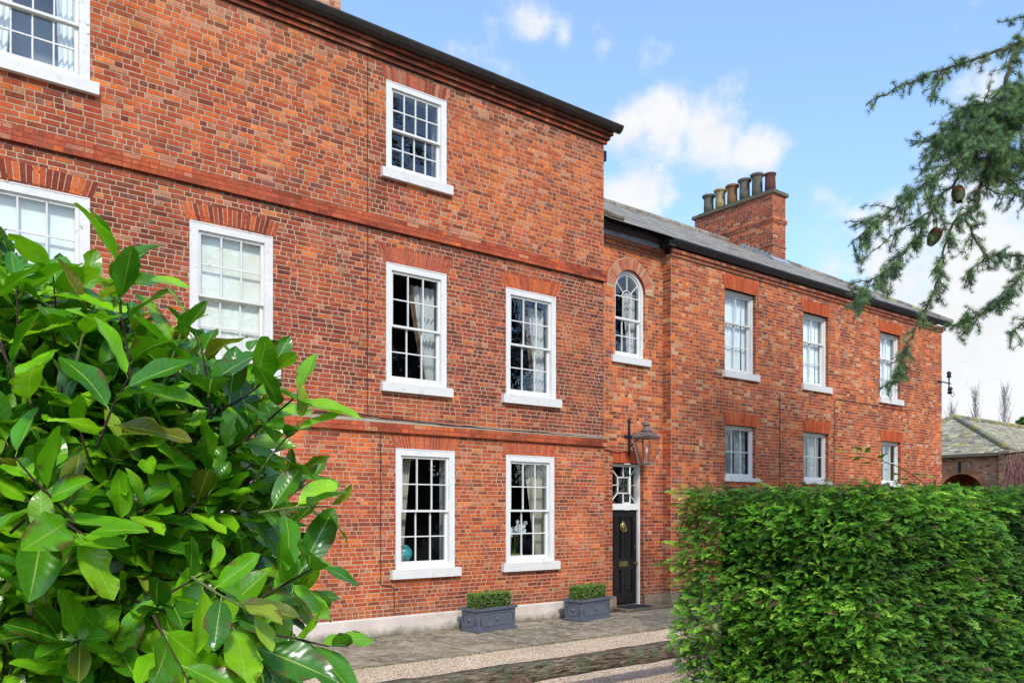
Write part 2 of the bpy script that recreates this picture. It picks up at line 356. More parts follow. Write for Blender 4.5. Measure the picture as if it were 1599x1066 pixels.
def field_main(p):
    n = noise.noise(Vector((p[0]*.42, p[2]*.5, 21.))); m = noise.noise(Vector((p[0]*1.1, p[2]*1.2, 31.))); z = p[2]
    if z > 6.9:
        c = lerp3(RED, ORG, .35+1.3*n+(.35 if p[0] > 8.2 else 0))
        return lerp3(c, lin(150, 104, 84, .95), (z-8.7)/1.0+.6*m)
    if z > 3.5: return lerp3(lerp3(RED2, BRN, .55-1.2*n), DRK, (p[0]-10)/3+.5*m if p[0] > 9.5 else .25*m)
    return lerp3(RED, ORG, .35+1.6*m)
def field_wing(p):
    n = noise.noise(Vector((p[0]*.4, p[2]*.5, 41.))); return lerp3(ORG, RED2, .3+1.3*n+(.35 if p[2] < 3.4 else 0))
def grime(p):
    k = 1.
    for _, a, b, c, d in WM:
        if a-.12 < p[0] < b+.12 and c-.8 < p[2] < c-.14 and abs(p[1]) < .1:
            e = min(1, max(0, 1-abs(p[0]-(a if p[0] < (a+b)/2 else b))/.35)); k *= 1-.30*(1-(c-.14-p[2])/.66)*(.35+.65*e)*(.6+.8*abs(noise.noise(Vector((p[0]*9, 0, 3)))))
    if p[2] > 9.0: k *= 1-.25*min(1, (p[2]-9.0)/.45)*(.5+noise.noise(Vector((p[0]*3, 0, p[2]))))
    return k
def pal_band(p):
    n = noise.noise(Vector((p[0]*1.1, 5, p[2])))
    w = [(5, lin(178, 88, 62, .93)), (3, lin(162, 80, 58, .93)), (.4, ORG), (1.8, BRN), (.5+.8*max(0, n), PALE)]
    if p[0] > 11.1: w += [(16, lin(122, 62, 50, .8))]
    return pick(w)
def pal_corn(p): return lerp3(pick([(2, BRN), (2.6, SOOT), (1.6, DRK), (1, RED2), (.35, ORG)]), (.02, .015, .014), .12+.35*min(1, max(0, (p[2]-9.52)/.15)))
def pal_chim(p): return pick([(3, RED), (2.6, RED2), (2.4, BRN), (1.1, DRK), (.8, ORG), (.4, SOOT), (.4, PALE)])
def pal_out(p): return pick([(2.5, lin(214, 158, 122, 1.1)), (2, lin(200, 134, 104, 1.1)), (2, lin(216, 184, 150, 1.1)), (.5, BRN), (1, BUF)])
MORT = lin(208, 182, 152, .84)
def sub_rect(rects, o):
    out = []
    a0, a1, b0, b1 = o
    for (u0, u1, v0, v1) in rects:
        if u1 <= a0 or u0 >= a1 or v1 <= b0 or v0 >= b1: out.append((u0, u1, v0, v1)); continue
        if v0 < b0: out.append((u0, u1, v0, b0))
        if v1 > b1: out.append((u0, u1, b1, v1))
        w0, w1 = max(v0, b0), min(v1, b1)
        if u0 < a0: out.append((u0, a0, w0, w1))
        if u1 > a1: out.append((a1, u1, w0, w1))
    return out
def brick_wall(mb, O, U, V, w, v0, v1, pal, course=.075, L=.235, Hd=.115, openings=(), joint=.0115, pop=.005, mort=MORT, mortar=True, stretch=.44, keep=None, jit=.075, soft=True):
    """real bricks (bevelled little boxes) standing proud of a mortar sheet with openings cut out"""
    O = Vector(O); U = Vector(U).normalized(); V = Vector(V).normalized(); Nn = U.cross(V)
    P = lambda u, v, d: O+U*u+V*v+Nn*d
    if mortar:
        us = sorted({0, w, *[min(max(q, 0), w) for o in openings for q in o[:2]]}); vs = sorted({v0, v1, *[min(max(q, v0), v1) for o in openings for q in o[2:]]})
        for i in range(len(us)-1):
            for j in range(len(vs)-1):
                cu, cv = (us[i]+us[i+1])/2, (vs[j]+vs[j+1])/2
                if us[i+1]-us[i] < 1e-6 or vs[j+1]-vs[j] < 1e-6: continue
                if any(o[0] < cu < o[1] and o[2] < cv < o[3] for o in openings): continue
                if keep and not keep(cu, cv): continue
                mb.face([P(us[i], vs[j], 0), P(us[i+1], vs[j], 0), P(us[i+1], vs[j+1], 0), P(us[i], vs[j+1], 0)], 1, mort)
    v = v0; row = 0
    cf = course if callable(course) else (lambda z: course)
    while v < v1-.01:
        h = cf(v); top = min(v+h, v1)
        u = 0.0; k = 0
        off = (L*.5 if row % 2 else 0)+random.uniform(-.01, .01)
        first = True
        while u < w-1e-4:
            ln = L if random.random() < stretch else Hd
            if first: ln = max(.05, (Hd if row % 2 else L)+random.uniform(-.01, .01)); first = False
            ln *= random.uniform(.96, 1.04); e = min(u+ln, w)
            if w-e < .04: e = w
            rects = [(u+joint/2, e-joint/2, v+joint/2+random.uniform(-.001, .001), top-joint/2+random.uniform(-.001, .001))]
            for o in openings: rects = sub_rect(rects, o)
            if keep and not keep((u+e)/2, (v+top)/2): rects = []
            if rects:
                c0 = pal(P((u+e)/2, (v+top)/2, 0)); c0 = lerp3(c0, (field_main if pal is pal_main else field_wing)(P(u, v, 0)), .30) if pal in (pal_main, pal_wing) else (lerp3(c0, RED, .25) if soft else c0); f = random.uniform(1-jit*2.2, 1+jit*1.6)
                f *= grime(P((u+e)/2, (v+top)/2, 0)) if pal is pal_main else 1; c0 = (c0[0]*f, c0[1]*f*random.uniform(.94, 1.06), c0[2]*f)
                d = pop*random.uniform(.6, 1.4)
            for (a, b, q, r) in rects:
                if b-a < .012 or r-q < .012: continue
                g = .003
                i0 = [P(a, q, -.001), P(b, q, -.001), P(b, r, -.001), P(a, r, -.001)]
                i1 = [P(a+g, q+g, d+random.uniform(-.0015, .0015)), P(b-g, q+g, d), P(b-g, r-g, d+random.uniform(-.0015, .0015)), P(a+g, r-g, d)]
                mb.face(i1, 0, c0)
                for s in range(4):
                    t = (s+1) % 4; mb.face([i0[s], i0[t], i1[t], i1[s]], 0, c0)
            u = e; k += 1
        v = top; row += 1
def flat_arch(parent, x0, x1, z, y, h=.25, splay=.10, n=17, cols=None, rise=0, mort=MORT, name='brick_arch', seg=0):
    """splayed gauged-brick voussoirs over an opening"""
    mb = MB(); cols = cols or [(3, lin(212, 104, 66, .88)), (2, lin(200, 94, 62, .88)), (1, ORG)]
    def edge(t):
        a = 4*t*(1-t)*seg
        b = Vector((x0+(x1-x0)*t, 0, z+a)); tp = Vector((x0-splay+(x1-x0+2*splay)*t, 0, z+h+a*1.1)); return b, tp
    K = 24
    for k in range(K):
        b0, t0 = edge(k/K); b1, t1 = edge((k+1)/K); yy = y-.0065
        mb.face([(b0.x, yy, b0.z), (b1.x, yy, b1.z), (t1.x, yy, t1.z), (t0.x, yy, t0.z)], 1, mort)
        mb.face([(b0.x, yy, b0.z), (b0.x, y+.1, b0.z), (b1.x, y+.1, b1.z), (b1.x, yy, b1.z)], 1, mort)
    for k in range(n):
        g = .17/n
        b0, t0 = edge(k/n+g*.5); b1, t1 = edge((k+1)/n-g*.5); c = pick(cols); f = random.uniform(.70, 1.05); c = lerp3(tuple(q*f for q in c), RED2, .22)
        yy = y-.0105-random.uniform(0, .003)
        up = (t0-b0)*random.uniform(-.02, .01)
        mb.face([(b0.x, yy, b0.z), (b1.x, yy, b1.z), (t1.x, yy, t1.z+up.z), (t0.x, yy, t0.z+up.z)], 0, c)
        for A, B in ((b0, t0), (b1, t1)):
            mb.face([(A.x, yy, A.z), (A.x, y-.006, A.z), (B.x, y-.006, B.z), (B.x, yy, B.z)], 0, c)
    return mb.build(name, [M['gauged'], M['mortar']], parent)
def brick_band(mb, x0, x1, z0, z1, yf, yb, pal, course, ends=True, mort=MORT):
    brick_wall(mb, (x0, yf, 0), (1,0,0), (0,0,1), x1-x0, z0, z1, pal, course, .235, .115, mort=mort, pop=.003, joint=.008)
    c = lin(96, 50, 40, .7)
    mb.face([(x0, yb, z0), (x1, yb, z0), (x1, yf, z0), (x0, yf, z0)], 1, c); mb.face([(x0, yf, z1), (x1, yf, z1), (x1, yb, z1), (x0, yb, z1)], 1, c)
    if ends:
        mb.face([(x0, yb, z0), (x0, yf, z0), (x0, yf, z1), (x0, yb, z1)], 1, c); mb.face([(x1, yf, z0), (x1, yb, z0), (x1, yb, z1), (x1, yf, z1)], 1, c)

# ------------------------------------------------------------------ sash windows
def sash(mb, x0, x1, z0, z1, y0, y1, cols, rows, stile=.042, top=.042, bot=.042, barw=.019):
    mb.box(x0, x0+stile, y0, y1, z0, z1); mb.box(x1-stile, x1, y0, y1, z0, z1)
    mb.box(x0+stile, x1-stile, y0, y1, z1-top, z1); mb.box(x0+stile, x1-stile, y0, y1, z0, z0+bot)
    a, b, c, d = x0+stile, x1-stile, z0+bot, z1-top
    e = .004
    for k in range(1, cols):
        x = a+(b-a)*k/cols; mb.box(x-barw/2, x+barw/2, y0+e, y1-e, c, d, skip='bt')
    for k in range(1, rows):
        z = c+(d-c)*k/rows; mb.box(a, b, y0+e+.002, y1-e-.002, z-barw/2, z+barw/2, skip='lr')
def window(parent, x0, x1, z0, z1, y, cols=3, rows=(2, 2), case=.105, topc=.10, split=.5, white='white', depth=.0, sill=(.09, .14, .07), sillm='sill', name='window', botr=.075, label=None, lift=0):
    """box sash: outer casing, upper sash, lower sash set further back, glass, sill. y = front of casing"""
    f = MB()
    f.box(x0, x0+case, y, y+.17, z0, z1); f.box(x1-case, x1, y, y+.17, z0, z1)
    f.box(x0+case, x1-case, y, y+.17, z1-topc, z1); f.box(x0+case, x1-case, y+.03, y+.17, z0, z0+.05)
    # staff bead
    bw = .016
    f.box(x0-.0, x0+bw, y-.007, y-.0005, z0, z1); f.box(x1-bw, x1, y-.007, y-.0005, z0, z1); f.box(x0+bw, x1-bw, y-.007, y-.0005, z1-bw, z1)
    f.box(x0+case, x1-case, y-.004, y+.03, z0+.0, z0+.045)
    w = f.build(name, M[white], parent, bevel=.004)
    if label: w['label'] = label
    a, b = x0+case, x1-case; c, d = z0+.05, z1-topc; mz = c+(d-c)*split
    u = MB(); sash(u, a+.002, b-.002, mz-.02, d, y+.035, y+.075, cols, rows[0], bot=.036); u.build('upper_sash', M[white], w)
    l = MB(); sash(l, a+.002, b-.002, c+lift, mz+.018+lift, y+.082, y+.122, cols, rows[1], bot=botr, top=.036); l.build('lower_sash', M[white], w)
    g = MB(); g.face([(a, y+.058, mz), (b, y+.058, mz), (b, y+.058, d), (a, y+.058, d)]); g.face([(a, y+.104, c), (b, y+.104, c), (b, y+.104, mz), (a, y+.104, mz)])
    g.build('pane', M['glass'], w)
    if sill:
        s = MB(); ov, sh, pr = sill
        s.box(x0-ov, x1+ov, y-pr, y+.10, z0-sh, z0); s.build('sill', M[sillm], w, bevel=.008)
    return w
def curtain(name, label, xa_t, xb_t, xa_b, xb_b, z0, z1, y, mat, folds=5, amp=.025, waist=None, lining=None):
    """hanging cloth: top edge xa_t..xb_t, bottom edge xa_b..xb_b"""
    nu, nv = folds*8, 14; V = []; Q = []
    for j in range(nv+1):
        t = j/nv; z = z1+(z0-z1)*t
        s = t if waist is None else min(1, (t/waist)**1.3)
        for i in range(nu+1):
            q = i/nu; xa = xa_t+(xa_b-xa_t)*s; xb = xb_t+(xb_b-xb_t)*s
            V.append((xa+(xb-xa)*q, y+amp*math.sin(q*folds*2*math.pi+.6*math.sin(3*t)), z))
    for j in range(nv):
        for i in range(nu):
            a = j*(nu+1)+i; Q.append((a, a+1, a+nu+2, a+nu+1))
    mi = np.zeros(len(Q)); mats = [M[mat]]
    if lining:
        mats.append(M[lining]); mi = np.array([1 if (k % nu) < nu*.2 else 0 for k in range(len(Q))])
    o = np_mesh(name, np.array(V), np.array(Q), mats, mi=mi); return tag(o, label, 'curtain')

# ================================================================== SETTING
def sheet(name, x0, x1, y0, y1, z, m, kind='structure'):
    mb = MB(); mb.face([(x0, y0, z), (x1, y0, z), (x1, y1, z), (x0, y1, z)]); o = mb.build(name, M[m]); return tag(o, kind=kind)
sheet('ground', -900, 900, -900, 900, -.012, 'earth')
sheet('gravel_drive', -30, 60, -9.2, -2.25, -.004, 'gravel')
pv = MB(); y = -.03
for k, dep in enumerate((.72, .80, .70)):
    x = -6+random.uniform(0, .5)
    while x < 27:
        ln = random.choice((.65, .8, .95, 1.1, 1.3)); zz = random.uniform(.0, .007); c = lin(*random.choice(((154, 138, 116), (164, 149, 124), (138, 126, 106), (170, 154, 128), (144, 133, 114))), .9)
        g = .014; e = [(x+g, y-dep+g), (x+ln-g, y-dep+g), (x+ln-g, y-g), (x+g, y-g)]
        t = [(px, py, zz+random.uniform(-.003, .003)) for px, py in e]; b = [(px, py, -.02) for px, py in e]
        pv.face(t, 0, c)
        for i in range(4):
            j = (i+1) % 4; pv.face([b[i], b[j], t[j], t[i]], 0, c)
        x += ln
    y -= dep
pv.face([(-6, -2.27, -.007), (27, -2.27, -.007), (27, .3, -.007), (-6, .3, -.007)], 1, (1,1,1))
tag(pv.build('paving', [M['paving'], M['soil']]), kind='structure')
# moss and tiny weeds along the outer paving edge
def blades(n, xr, yf, h=(.01, .03)):
    T = np.array([(-.5,0,0),(.5,0,0),(.3,.15,.6),(-.05,.3,1.)]); Q = np.array([[0,1,2,3]])
    x = rng.uniform(*xr, n); y = yf(x); a = rng.uniform(0, 6.28, n); s = rng.uniform(*h, n)
    Mx = np.zeros((n,3,3)); Mx[:,0,0] = np.cos(a)*.006; Mx[:,0,1] = np.sin(a)*.006; Mx[:,1,0] = -np.sin(a)*s*.7; Mx[:,1,1] = np.cos(a)*s*.7; Mx[:,2,2] = s
    V, F = inst(T, Q, Mx, np.c_[x, y, np.zeros(n)-.003]); col = np.repeat(np.array([lin(126, 140, 60, .6), lin(150, 150, 70, .6), lin(96, 112, 48, .6)])[rng.integers(0, 3, n)], 4, 0)
    return V, F, col
V, F, col = blades(5200, (1, 16), lambda x: -2.25+rng.normal(0, .045, len(x))*(.6+.8*np.abs(np.sin(x*1.7))))
tag(np_mesh('moss', V, F, M['grass_leaf'], col), kind='stuff')

n = 150; T = np.array([(-.5,0,0),(0,-.28,.12),(.5,0,.05),(0,.28,.1)]); x = rng.uniform(4, 14, n); y = np.where(rng.random(n) < .6, -.06-np.abs(rng.normal(0, .14, n)), rng.uniform(-2.3, -.1, n))
Fm = frames(np.c_[rng.normal(0, 1, (n,2)), np.zeros(n)], np.c_[rng.normal(0, .3, (n,2)), np.ones(n)])*rng.uniform(.02, .05, (n,1,1)); V, F = inst(T, np.array([[0,1,2,3]]), Fm, np.c_[x, y, np.full(n, .016)])
tag(np_mesh('leaf_litter', V, F, M['grass_leaf'], np.repeat(np.array([lin(140, 104, 56, .7), lin(112, 80, 48, .7), lin(150, 136, 64, .7)])[rng.integers(0, 3, n)], 4, 0), smooth=False), kind='stuff')

# ================================================================== THE THREE-STOREY HOUSE
XR = 11.87
house = thing('brick_house', 'tall three-storey red brick Georgian house with white sash windows and two brick string courses', 'house', (5, 0, 0))
house.location = (0, 0, 0)
crs = lambda z: .078 if z > 6.85 else (.071 if z > 3.4 else .068)
WM = [  # x0,x1,z0,z1
 ('T0', 1.12, 2.42, 7.70, 9.22), ('T1', 6.86, 8.05, 7.70, 9.17),
 ('M0', 1.10, 2.42, 4.19, 6.18), ('M1', 3.70, 4.92, 4.19, 6.18), ('M2', 6.86, 8.05, 4.19, 6.17), ('M3', 9.36, 10.57, 4.20, 6.17),
 ('G0', 3.85, 5.03, 1.09, 3.10), ('G1', 7.04, 8.22, 1.09, 3.11), ('G2', 9.36, 10.53, 1.11, 3.10)]
ops = [(a+5, b+5, c-.02, d) for _, a, b, c, d in WM]
mb = MB(); brick_wall(mb, (-5, 0, 0), (1,0,0), (0,0,1), XR+5, .25, 9.5, pal_main, crs, .228, .112, ops)
brick_wall(mb, (XR, 0, 0), (0,1,0), (0,0,1), 9, 7.3, 9.5, pal_main, crs, .228, .112)   # right gable return above the wing roof
for _, a, b, c, d in WM:      # brick jambs behind the casings
    for xx, s in ((a, 1), (b, -1)):
        q = [(xx, -.004, c-.02), (xx, .3, c-.02), (xx, .3, d), (xx, -.004, d)]
        mb.face(q if s < 0 else q[::-1], 0, BRN)
    mb.face([(a, -.004, d), (b, -.004, d), (b, .3, d), (a, .3, d)], 0, BRN); mb.face([(a, .3, c-.02), (b, .3, c-.02), (b, -.004, c-.02), (a, -.004, c-.02)], 1, MORT)
mb.build('wall', [M['brick'], M['mortar']], house)
mb = MB(); mb.extrude_x([(.02, -.05), (-.045, -.05), (-.045, .30), (-.03, .325), (.02, .33)], -5, XR+.02); mb.build('plinth', M['plinth'], house)
for z0, z1 in ((6.68, 6.89), (3.36, 3.515)):
    mb = MB(); brick_band(mb, -5, XR+.04, z0, z1, -.06, 0, pal_band, (z1-z0)/(3 if z0 > 5 else 2), mort=lin(160, 78, 56, .85)); mb.build('string_course', [M['brick'], M['mortar']], house)
mb = MB()
for k in range(96):
    x = -1+k*.135; zz = 3.518+.012*noise.noise(Vector((x*1.3, 0, 0)))
    x2 = x+.137; z2 = 3.518+.012*noise.noise(Vector((x2*1.3, 0, 0)))
    if x2 > XR: break
    mb.face([(x, -.064, 3.512), (x2, -.064, 3.512), (x2, -.058, z2+.008), (x, -.058, zz+.008)]); mb.face([(x, -.058, zz+.008), (x2, -.058, z2+.008), (x2, -.007, z2+.05), (x, -.007, zz+.05)])
mb.build('cement_fillet', M['cement'], house)
# brick eaves cornice, soffit and gutter
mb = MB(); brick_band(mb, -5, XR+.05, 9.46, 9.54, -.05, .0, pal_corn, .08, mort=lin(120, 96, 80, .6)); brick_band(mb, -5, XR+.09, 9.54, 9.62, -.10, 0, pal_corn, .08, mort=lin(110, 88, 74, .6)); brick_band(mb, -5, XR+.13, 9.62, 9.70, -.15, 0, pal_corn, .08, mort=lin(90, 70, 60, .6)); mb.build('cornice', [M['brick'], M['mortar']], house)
def gutter_prof(y, z, w=.13, h=.115): return [(y, z), (y-w*.35, z-.01), (y-w*.75, z+h*.25), (y-w*.92, z+h*.6), (y-w, z+h*.8), (y-w, z+h), (y-w+.015, z+h), (y-w*.5, z+h*.55), (y, z+h*.6)]
mb = MB(); mb.extrude_x(gutter_prof(-.15, 9.69, .155, .12), -5, XR+.27)
for k in range(9): mb.extrude_x([(a-.004 if a < -.16 else a, b-.004) for a, b in gutter_prof(-.15, 9.69, .157, .122)], -4+1.83*k, -4+1.83*k+.07)
mb.build('gutter', M['gutter_old'], house)
mb = MB()   # low slate roof behind the gutter
mb.face([(-5, -.22, 9.79), (XR+.28, -.22, 9.79), (XR+.28, 4.5, 11.9), (-5, 4.5, 11.9)], 0, lin(84, 80, 74)); mb.face([(-5, 4.5, 11.9), (XR+.28, 4.5, 11.9), (XR+.28, 9.2, 9.79), (-5, 9.2, 9.79)], 0, lin(84, 80, 74))
mb.face([(XR+.01, -.1, 9.72), (XR+.01, 9, 9.72), (XR+.01, 4.5, 11.82)], 0, lin(120, 70, 50)); mb.box(XR+.1, XR+.30, -.2, .3, 9.795, 9.86, 0, lin(150, 146, 118)); mb.build('roof', M['slate'], house)
mb = MB(); mb.box(XR+.0, XR+.20, .12, .36, 9.22, 9.42); mb.box(XR+.03, XR+.16, .16, .32, 9.1, 9.22); mb.tube([(XR+.08, .24, 9.1), (XR+.08, .24, 7.6)], .035); mb.build('rainwater_hopper', M['iron'], house, bevel=.01)
# a rear stack of the house, only its foot shows above the eaves
def stack(mb, x0, x1, y0, y1, z0, z1, pal):
    for O, U, w in (((x0,y0,0),(1,0,0),x1-x0), ((x1,y0,0),(0,1,0),y1-y0), ((x1,y1,0),(-1,0,0),x1-x0), ((x0,y1,0),(0,-1,0),y1-y0)):
        brick_wall(mb, O, U, (0,0,1), w, z0, z1, pal, .075, .235, .115)
mb = MB(); stack(mb, 5.6, 6.75, 1.4, 2.2, 10.2, 12.2, pal_out); mb.build('chimney', [M['brick'], M['mortar']], house)

OLD = [(2, lin(196, 92, 58, .85)), (2.4, lin(132, 62, 48, .82)), (1.2, ORG), (1, BRN)]
DULL = [(2, lin(192, 108, 80, .85)), (1.5, PALE), (2, RED2), (1, BRN)]
win = {}
for key, a, b, c, d in WM:
    old = key in ('T0', 'M0', 'M1')
    top = key[0] == 'T'
    lab = {'T0': 'weathered white attic sash with sky reflected in its panes', 'M0': 'old white sash window with drawn cream blind behind laurel leaves', 'M1': 'old white sash with cream blind, flaking paint'}.get(key)
    win[key] = window(house, a, b, c, d, -.012, cols=4 if top else 3, rows=(2, 2), white='white_old' if old else 'white', sill=(.10, .155, .075), topc=.115 if not top else .10, label=lab, case=.125 if old else .105)
    if key != 'G0': pass
    if key[0] == 'G': flat_arch(house, a-.02, b+.03, d, 0, .235, .09, 22, [(3, lin(214, 110, 70, .88)), (2, lin(198, 92, 60, .88)), (1, lin(206, 120, 84, .88))])
    elif key in ('M2', 'M3'): flat_arch(house, a-.03, b+.03, d, 0, .26, .12, 30, [(3, lin(204, 106, 76, .88)), (2, lin(192, 96, 70, .88))] if key == 'M2' else [(3, lin(214, 106, 62, .88)), (2, ORG), (1, RED)], mort=lin(226, 190, 164, .9))
    elif old: flat_arch(house, a-.03, b+.03, d, 0, .23, .08, 20, OLD, seg=.035)
    else: flat_arch(house, a-.03, b+.03, d, 0, .22, .06, 18, DULL, mort=lin(180, 150, 126, .7))
# rooms behind the panes: shallow boxes with plastered reveals
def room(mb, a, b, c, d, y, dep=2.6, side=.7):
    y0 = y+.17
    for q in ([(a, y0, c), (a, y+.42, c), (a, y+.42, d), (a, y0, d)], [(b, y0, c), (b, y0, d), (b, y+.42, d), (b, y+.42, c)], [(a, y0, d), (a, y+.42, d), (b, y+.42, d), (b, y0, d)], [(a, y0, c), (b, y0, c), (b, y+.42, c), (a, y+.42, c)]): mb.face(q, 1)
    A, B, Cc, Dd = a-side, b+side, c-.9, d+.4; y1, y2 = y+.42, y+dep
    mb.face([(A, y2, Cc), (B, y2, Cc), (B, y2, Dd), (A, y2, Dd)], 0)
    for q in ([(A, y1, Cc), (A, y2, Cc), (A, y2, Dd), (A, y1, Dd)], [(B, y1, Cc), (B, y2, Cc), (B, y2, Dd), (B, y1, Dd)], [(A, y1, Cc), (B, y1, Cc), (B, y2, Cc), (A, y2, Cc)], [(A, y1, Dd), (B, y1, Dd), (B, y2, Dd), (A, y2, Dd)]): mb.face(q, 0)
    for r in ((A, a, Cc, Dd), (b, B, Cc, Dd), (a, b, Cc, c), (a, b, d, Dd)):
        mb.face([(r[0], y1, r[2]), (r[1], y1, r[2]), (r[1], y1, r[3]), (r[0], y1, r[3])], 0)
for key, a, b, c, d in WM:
    mb = MB(); room(mb, a+.03, b-.03, c, d, 0, side=.45, dep=.9 if key == 'T0' else 2.6); mb.build('interior', [M['sky_toned_room' if key == 'T0' else 'room'], M['reveal']], house)
# curtains, blinds and ornaments inside
for key, txt in (('M0', 'cream roller blind in first-floor window at left frame edge'), ('M1', 'cream roller blind in first-floor window above the laurel')):
    _, a, b, c, d = [w for w in WM if w[0] == key][0]
    mb = MB(); mb.box(a+.12, b-.12, .14, .145, c+.1, d-.14); mb.tube([(a+.12, .17, d-.12), (b-.12, .17, d-.12)], .022)
    tag(mb.build('roller_blind', M['blind']), txt, 'blind')
curtain('curtain', 'pale tied-back curtain in first-floor window, patterned edge, nearer the laurel', 7.43, 7.98, 7.78, 8.0, 4.2, 5.95, .27, 'curtain', 5, .03, lining='pattern')
curtain('curtain', 'pale curtain with patterned edge in first-floor window nearest arched window', 10.0, 10.5, 10.24, 10.52, 4.2, 5.95, .27, 'curtain', 4, .03, lining='pattern')
curtain('curtain', 'cream curtain at left side of ground-floor window holding the turquoise globe', 7.28, 7.52, 7.28, 7.34, 1.15, 3.0, .3, 'cream_curtain', 4, .025)
curtain('curtain', 'cream curtain beside white orchid in ground-floor window', 10.05, 10.5, 10.34, 10.5, 1.15, 3.0, .3, 'cream_curtain', 5, .03)
curtain('curtain', 'white net curtain in weathered top-left attic window, right side', 2.06, 2.34, 2.10, 2.34, 7.75, 9.1, .24, 'net', 4, .02)
curtain('curtain', 'white net curtain in weathered top-left attic window, left side', 1.2, 1.62, 1.2, 1.5, 7.75, 9.1, .24, 'net', 5, .02)
t = thing('globe', 'turquoise globe ornament standing inside ground-floor window', 'ornament', (7.44, .42, 1.12))
mb = MB(); mb.lathe([(.16*math.sin(a)+.001, .05+.16-.16*math.cos(a)) for a in [math.pi*k/12 for k in range(13)]], n=24); mb.build('ball', M['teal'], t, True)
mb = MB(); mb.lathe([(.08, 0), (.085, .02), (.04, .05), (.03, .06)], n=20); mb.build('foot', M['brass'], t, True)
t = thing('potted_orchid', 'white orchid in a low bowl inside ground-floor window by the door', 'plant', (9.85, .40, 1.13))
mb = MB(); mb.lathe([(.13, 0), (.19, .10), (.2, .12), (.18, .12), (.12, .09)], n=20); mb.build('bowl', M['pot_buff'], t, True)
mb = MB()
for k in range(8):
    pet = MB(); a = k*.8; tip = Vector((.26*math.cos(a), .10*math.sin(a), .62+.06*math.sin(k*2.1))); pts = [Vector((.05*math.cos(a), .03*math.sin(a), .1)), Vector((tip.x*.5, tip.y*.5, .5)), Vector((tip.x*.8, tip.y*.8, .66)), tip]
    mb.tube(pts, .005, 5)
    for j in range(6):
        p = pts[1].lerp(tip, .25+.15*j)+Vector((random.uniform(-.05, .05), random.uniform(-.06, .02), random.uniform(-.06, .09)))
        for q in range(5):
            an = q*1.257+j; d1 = Vector((math.cos(an), -.25, math.sin(an))); d2 = Vector((-math.sin(an), 0, math.cos(an)))
            pet.face([p, p+d1*.028+d2*.02, p+d1*.05, p+d1*.028-d2*.02])
    pet.tube([pts[1], pts[2], tip], .006, 5, m=1); pet.build('flower', [M['petal'], M['stem']], t)
for k in range(9):
    a = k*.7; d = Vector((math.cos(a), .6*math.sin(a), .25)); s = Vector((-math.sin(a), math.cos(a), 0))*.025
    mb.face([Vector((0,0,.1)), d*.12+s+Vector((0,0,.1)), d*.24+Vector((0,0,.06)), d*.12-s+Vector((0,0,.1))])
mb.build('stem', M['stem'], t)

# ================================================================== THE TWO-STOREY WING
YD, YW = .20, -.05            # door bay set back, main face of the wing
X0, X1 = 13.86, 26.42
wing = thing('house_wing', 'lower two-storey orange brick wing with slate roof, black front door and arched window', 'house')
mb = MB(); arch_c, arch_r, spring = 12.85, .46, 6.69
ops = [(12.32-XR, 13.27-XR, 0, 3.07), (arch_c-arch_r-XR, arch_c+arch_r-XR, 5.30, spring)]
for k in range(12):
    za, zb = arch_r*k/12, arch_r*(k+1)/12; hw = math.sqrt(max(0, arch_r**2-za**2)); ops.append((arch_c-hw-XR, arch_c+hw-XR, spring+za, spring+zb))
brick_wall(mb, (XR, YD, 0), (1,0,0), (0,0,1), X0-XR, 0, 7.64, pal_wing, .078, .235, .115, ops)
WW = [(15.70, 16.90, 5.30, 7.20), (18.87, 20.06, 5.29, 7.13), (22.69, 23.86, 5.27, 7.14), (15.72, 16.90, 2.84, 4.06), (18.90, 20.06, 2.84, 4.08), (22.75, 23.88, 2.84, 4.05)]
brick_wall(mb, (X0, YW, 0), (1,0,0), (0,0,1), X1-X0, 0, 7.64, pal_wing, .078, .235, .115, [(a-X0, b-X0, c, d) for a, b, c, d in WW])
brick_wall(mb, (X0, YD, 0), (0,-1,0), (0,0,1), YD-YW, 0, 7.64, pal_wing, .078, .235, .115)
brick_wall(mb, (X1, YW, 0), (0,1,0), (0,0,1), 9.4, 0, 7.64, pal_wing, .078, .235, .115)
RV = .13
def reveals(mb, a, b, c, d, y, dep=RV, pal=pal_dark, head=True):
    brick_wall(mb, (b, y+dep, 0), (0,-1,0), (0,0,1), dep, c, d, pal, .078, .115, .115)
    brick_wall(mb, (a, y, 0), (0,1,0), (0,0,1), dep, c, d, pal, .078, .115, .115)
    if head: mb.face([(a, y, d), (b, y, d), (b, y+dep, d), (a, y+dep, d)], 0, BRN)
for a, b, c, d in WW: reveals(mb, a, b, c, d, YW)
reveals(mb, arch_c-arch_r, arch_c+arch_r, 5.30, spring, YD, .12, pal_wing, False); reveals(mb, 12.32, 13.27, 0, 3.07, YD, .14, pal_wing)
for k in range(20):   # soffit of the round arch
    a0, a1 = math.pi*k/20, math.pi*(k+1)/20; c = tint(RED2, .8, 1.1)
    p = lambda a, yy: (arch_c+arch_r*math.cos(a), yy, spring+arch_r*math.sin(a))
    mb.face([p(a0, YD-.008), p(a0, YD+.12), p(a1, YD+.12), p(a1, YD-.008)], 0, c)
mb.build('wall', [M['brick'], M['mortar']], wing)
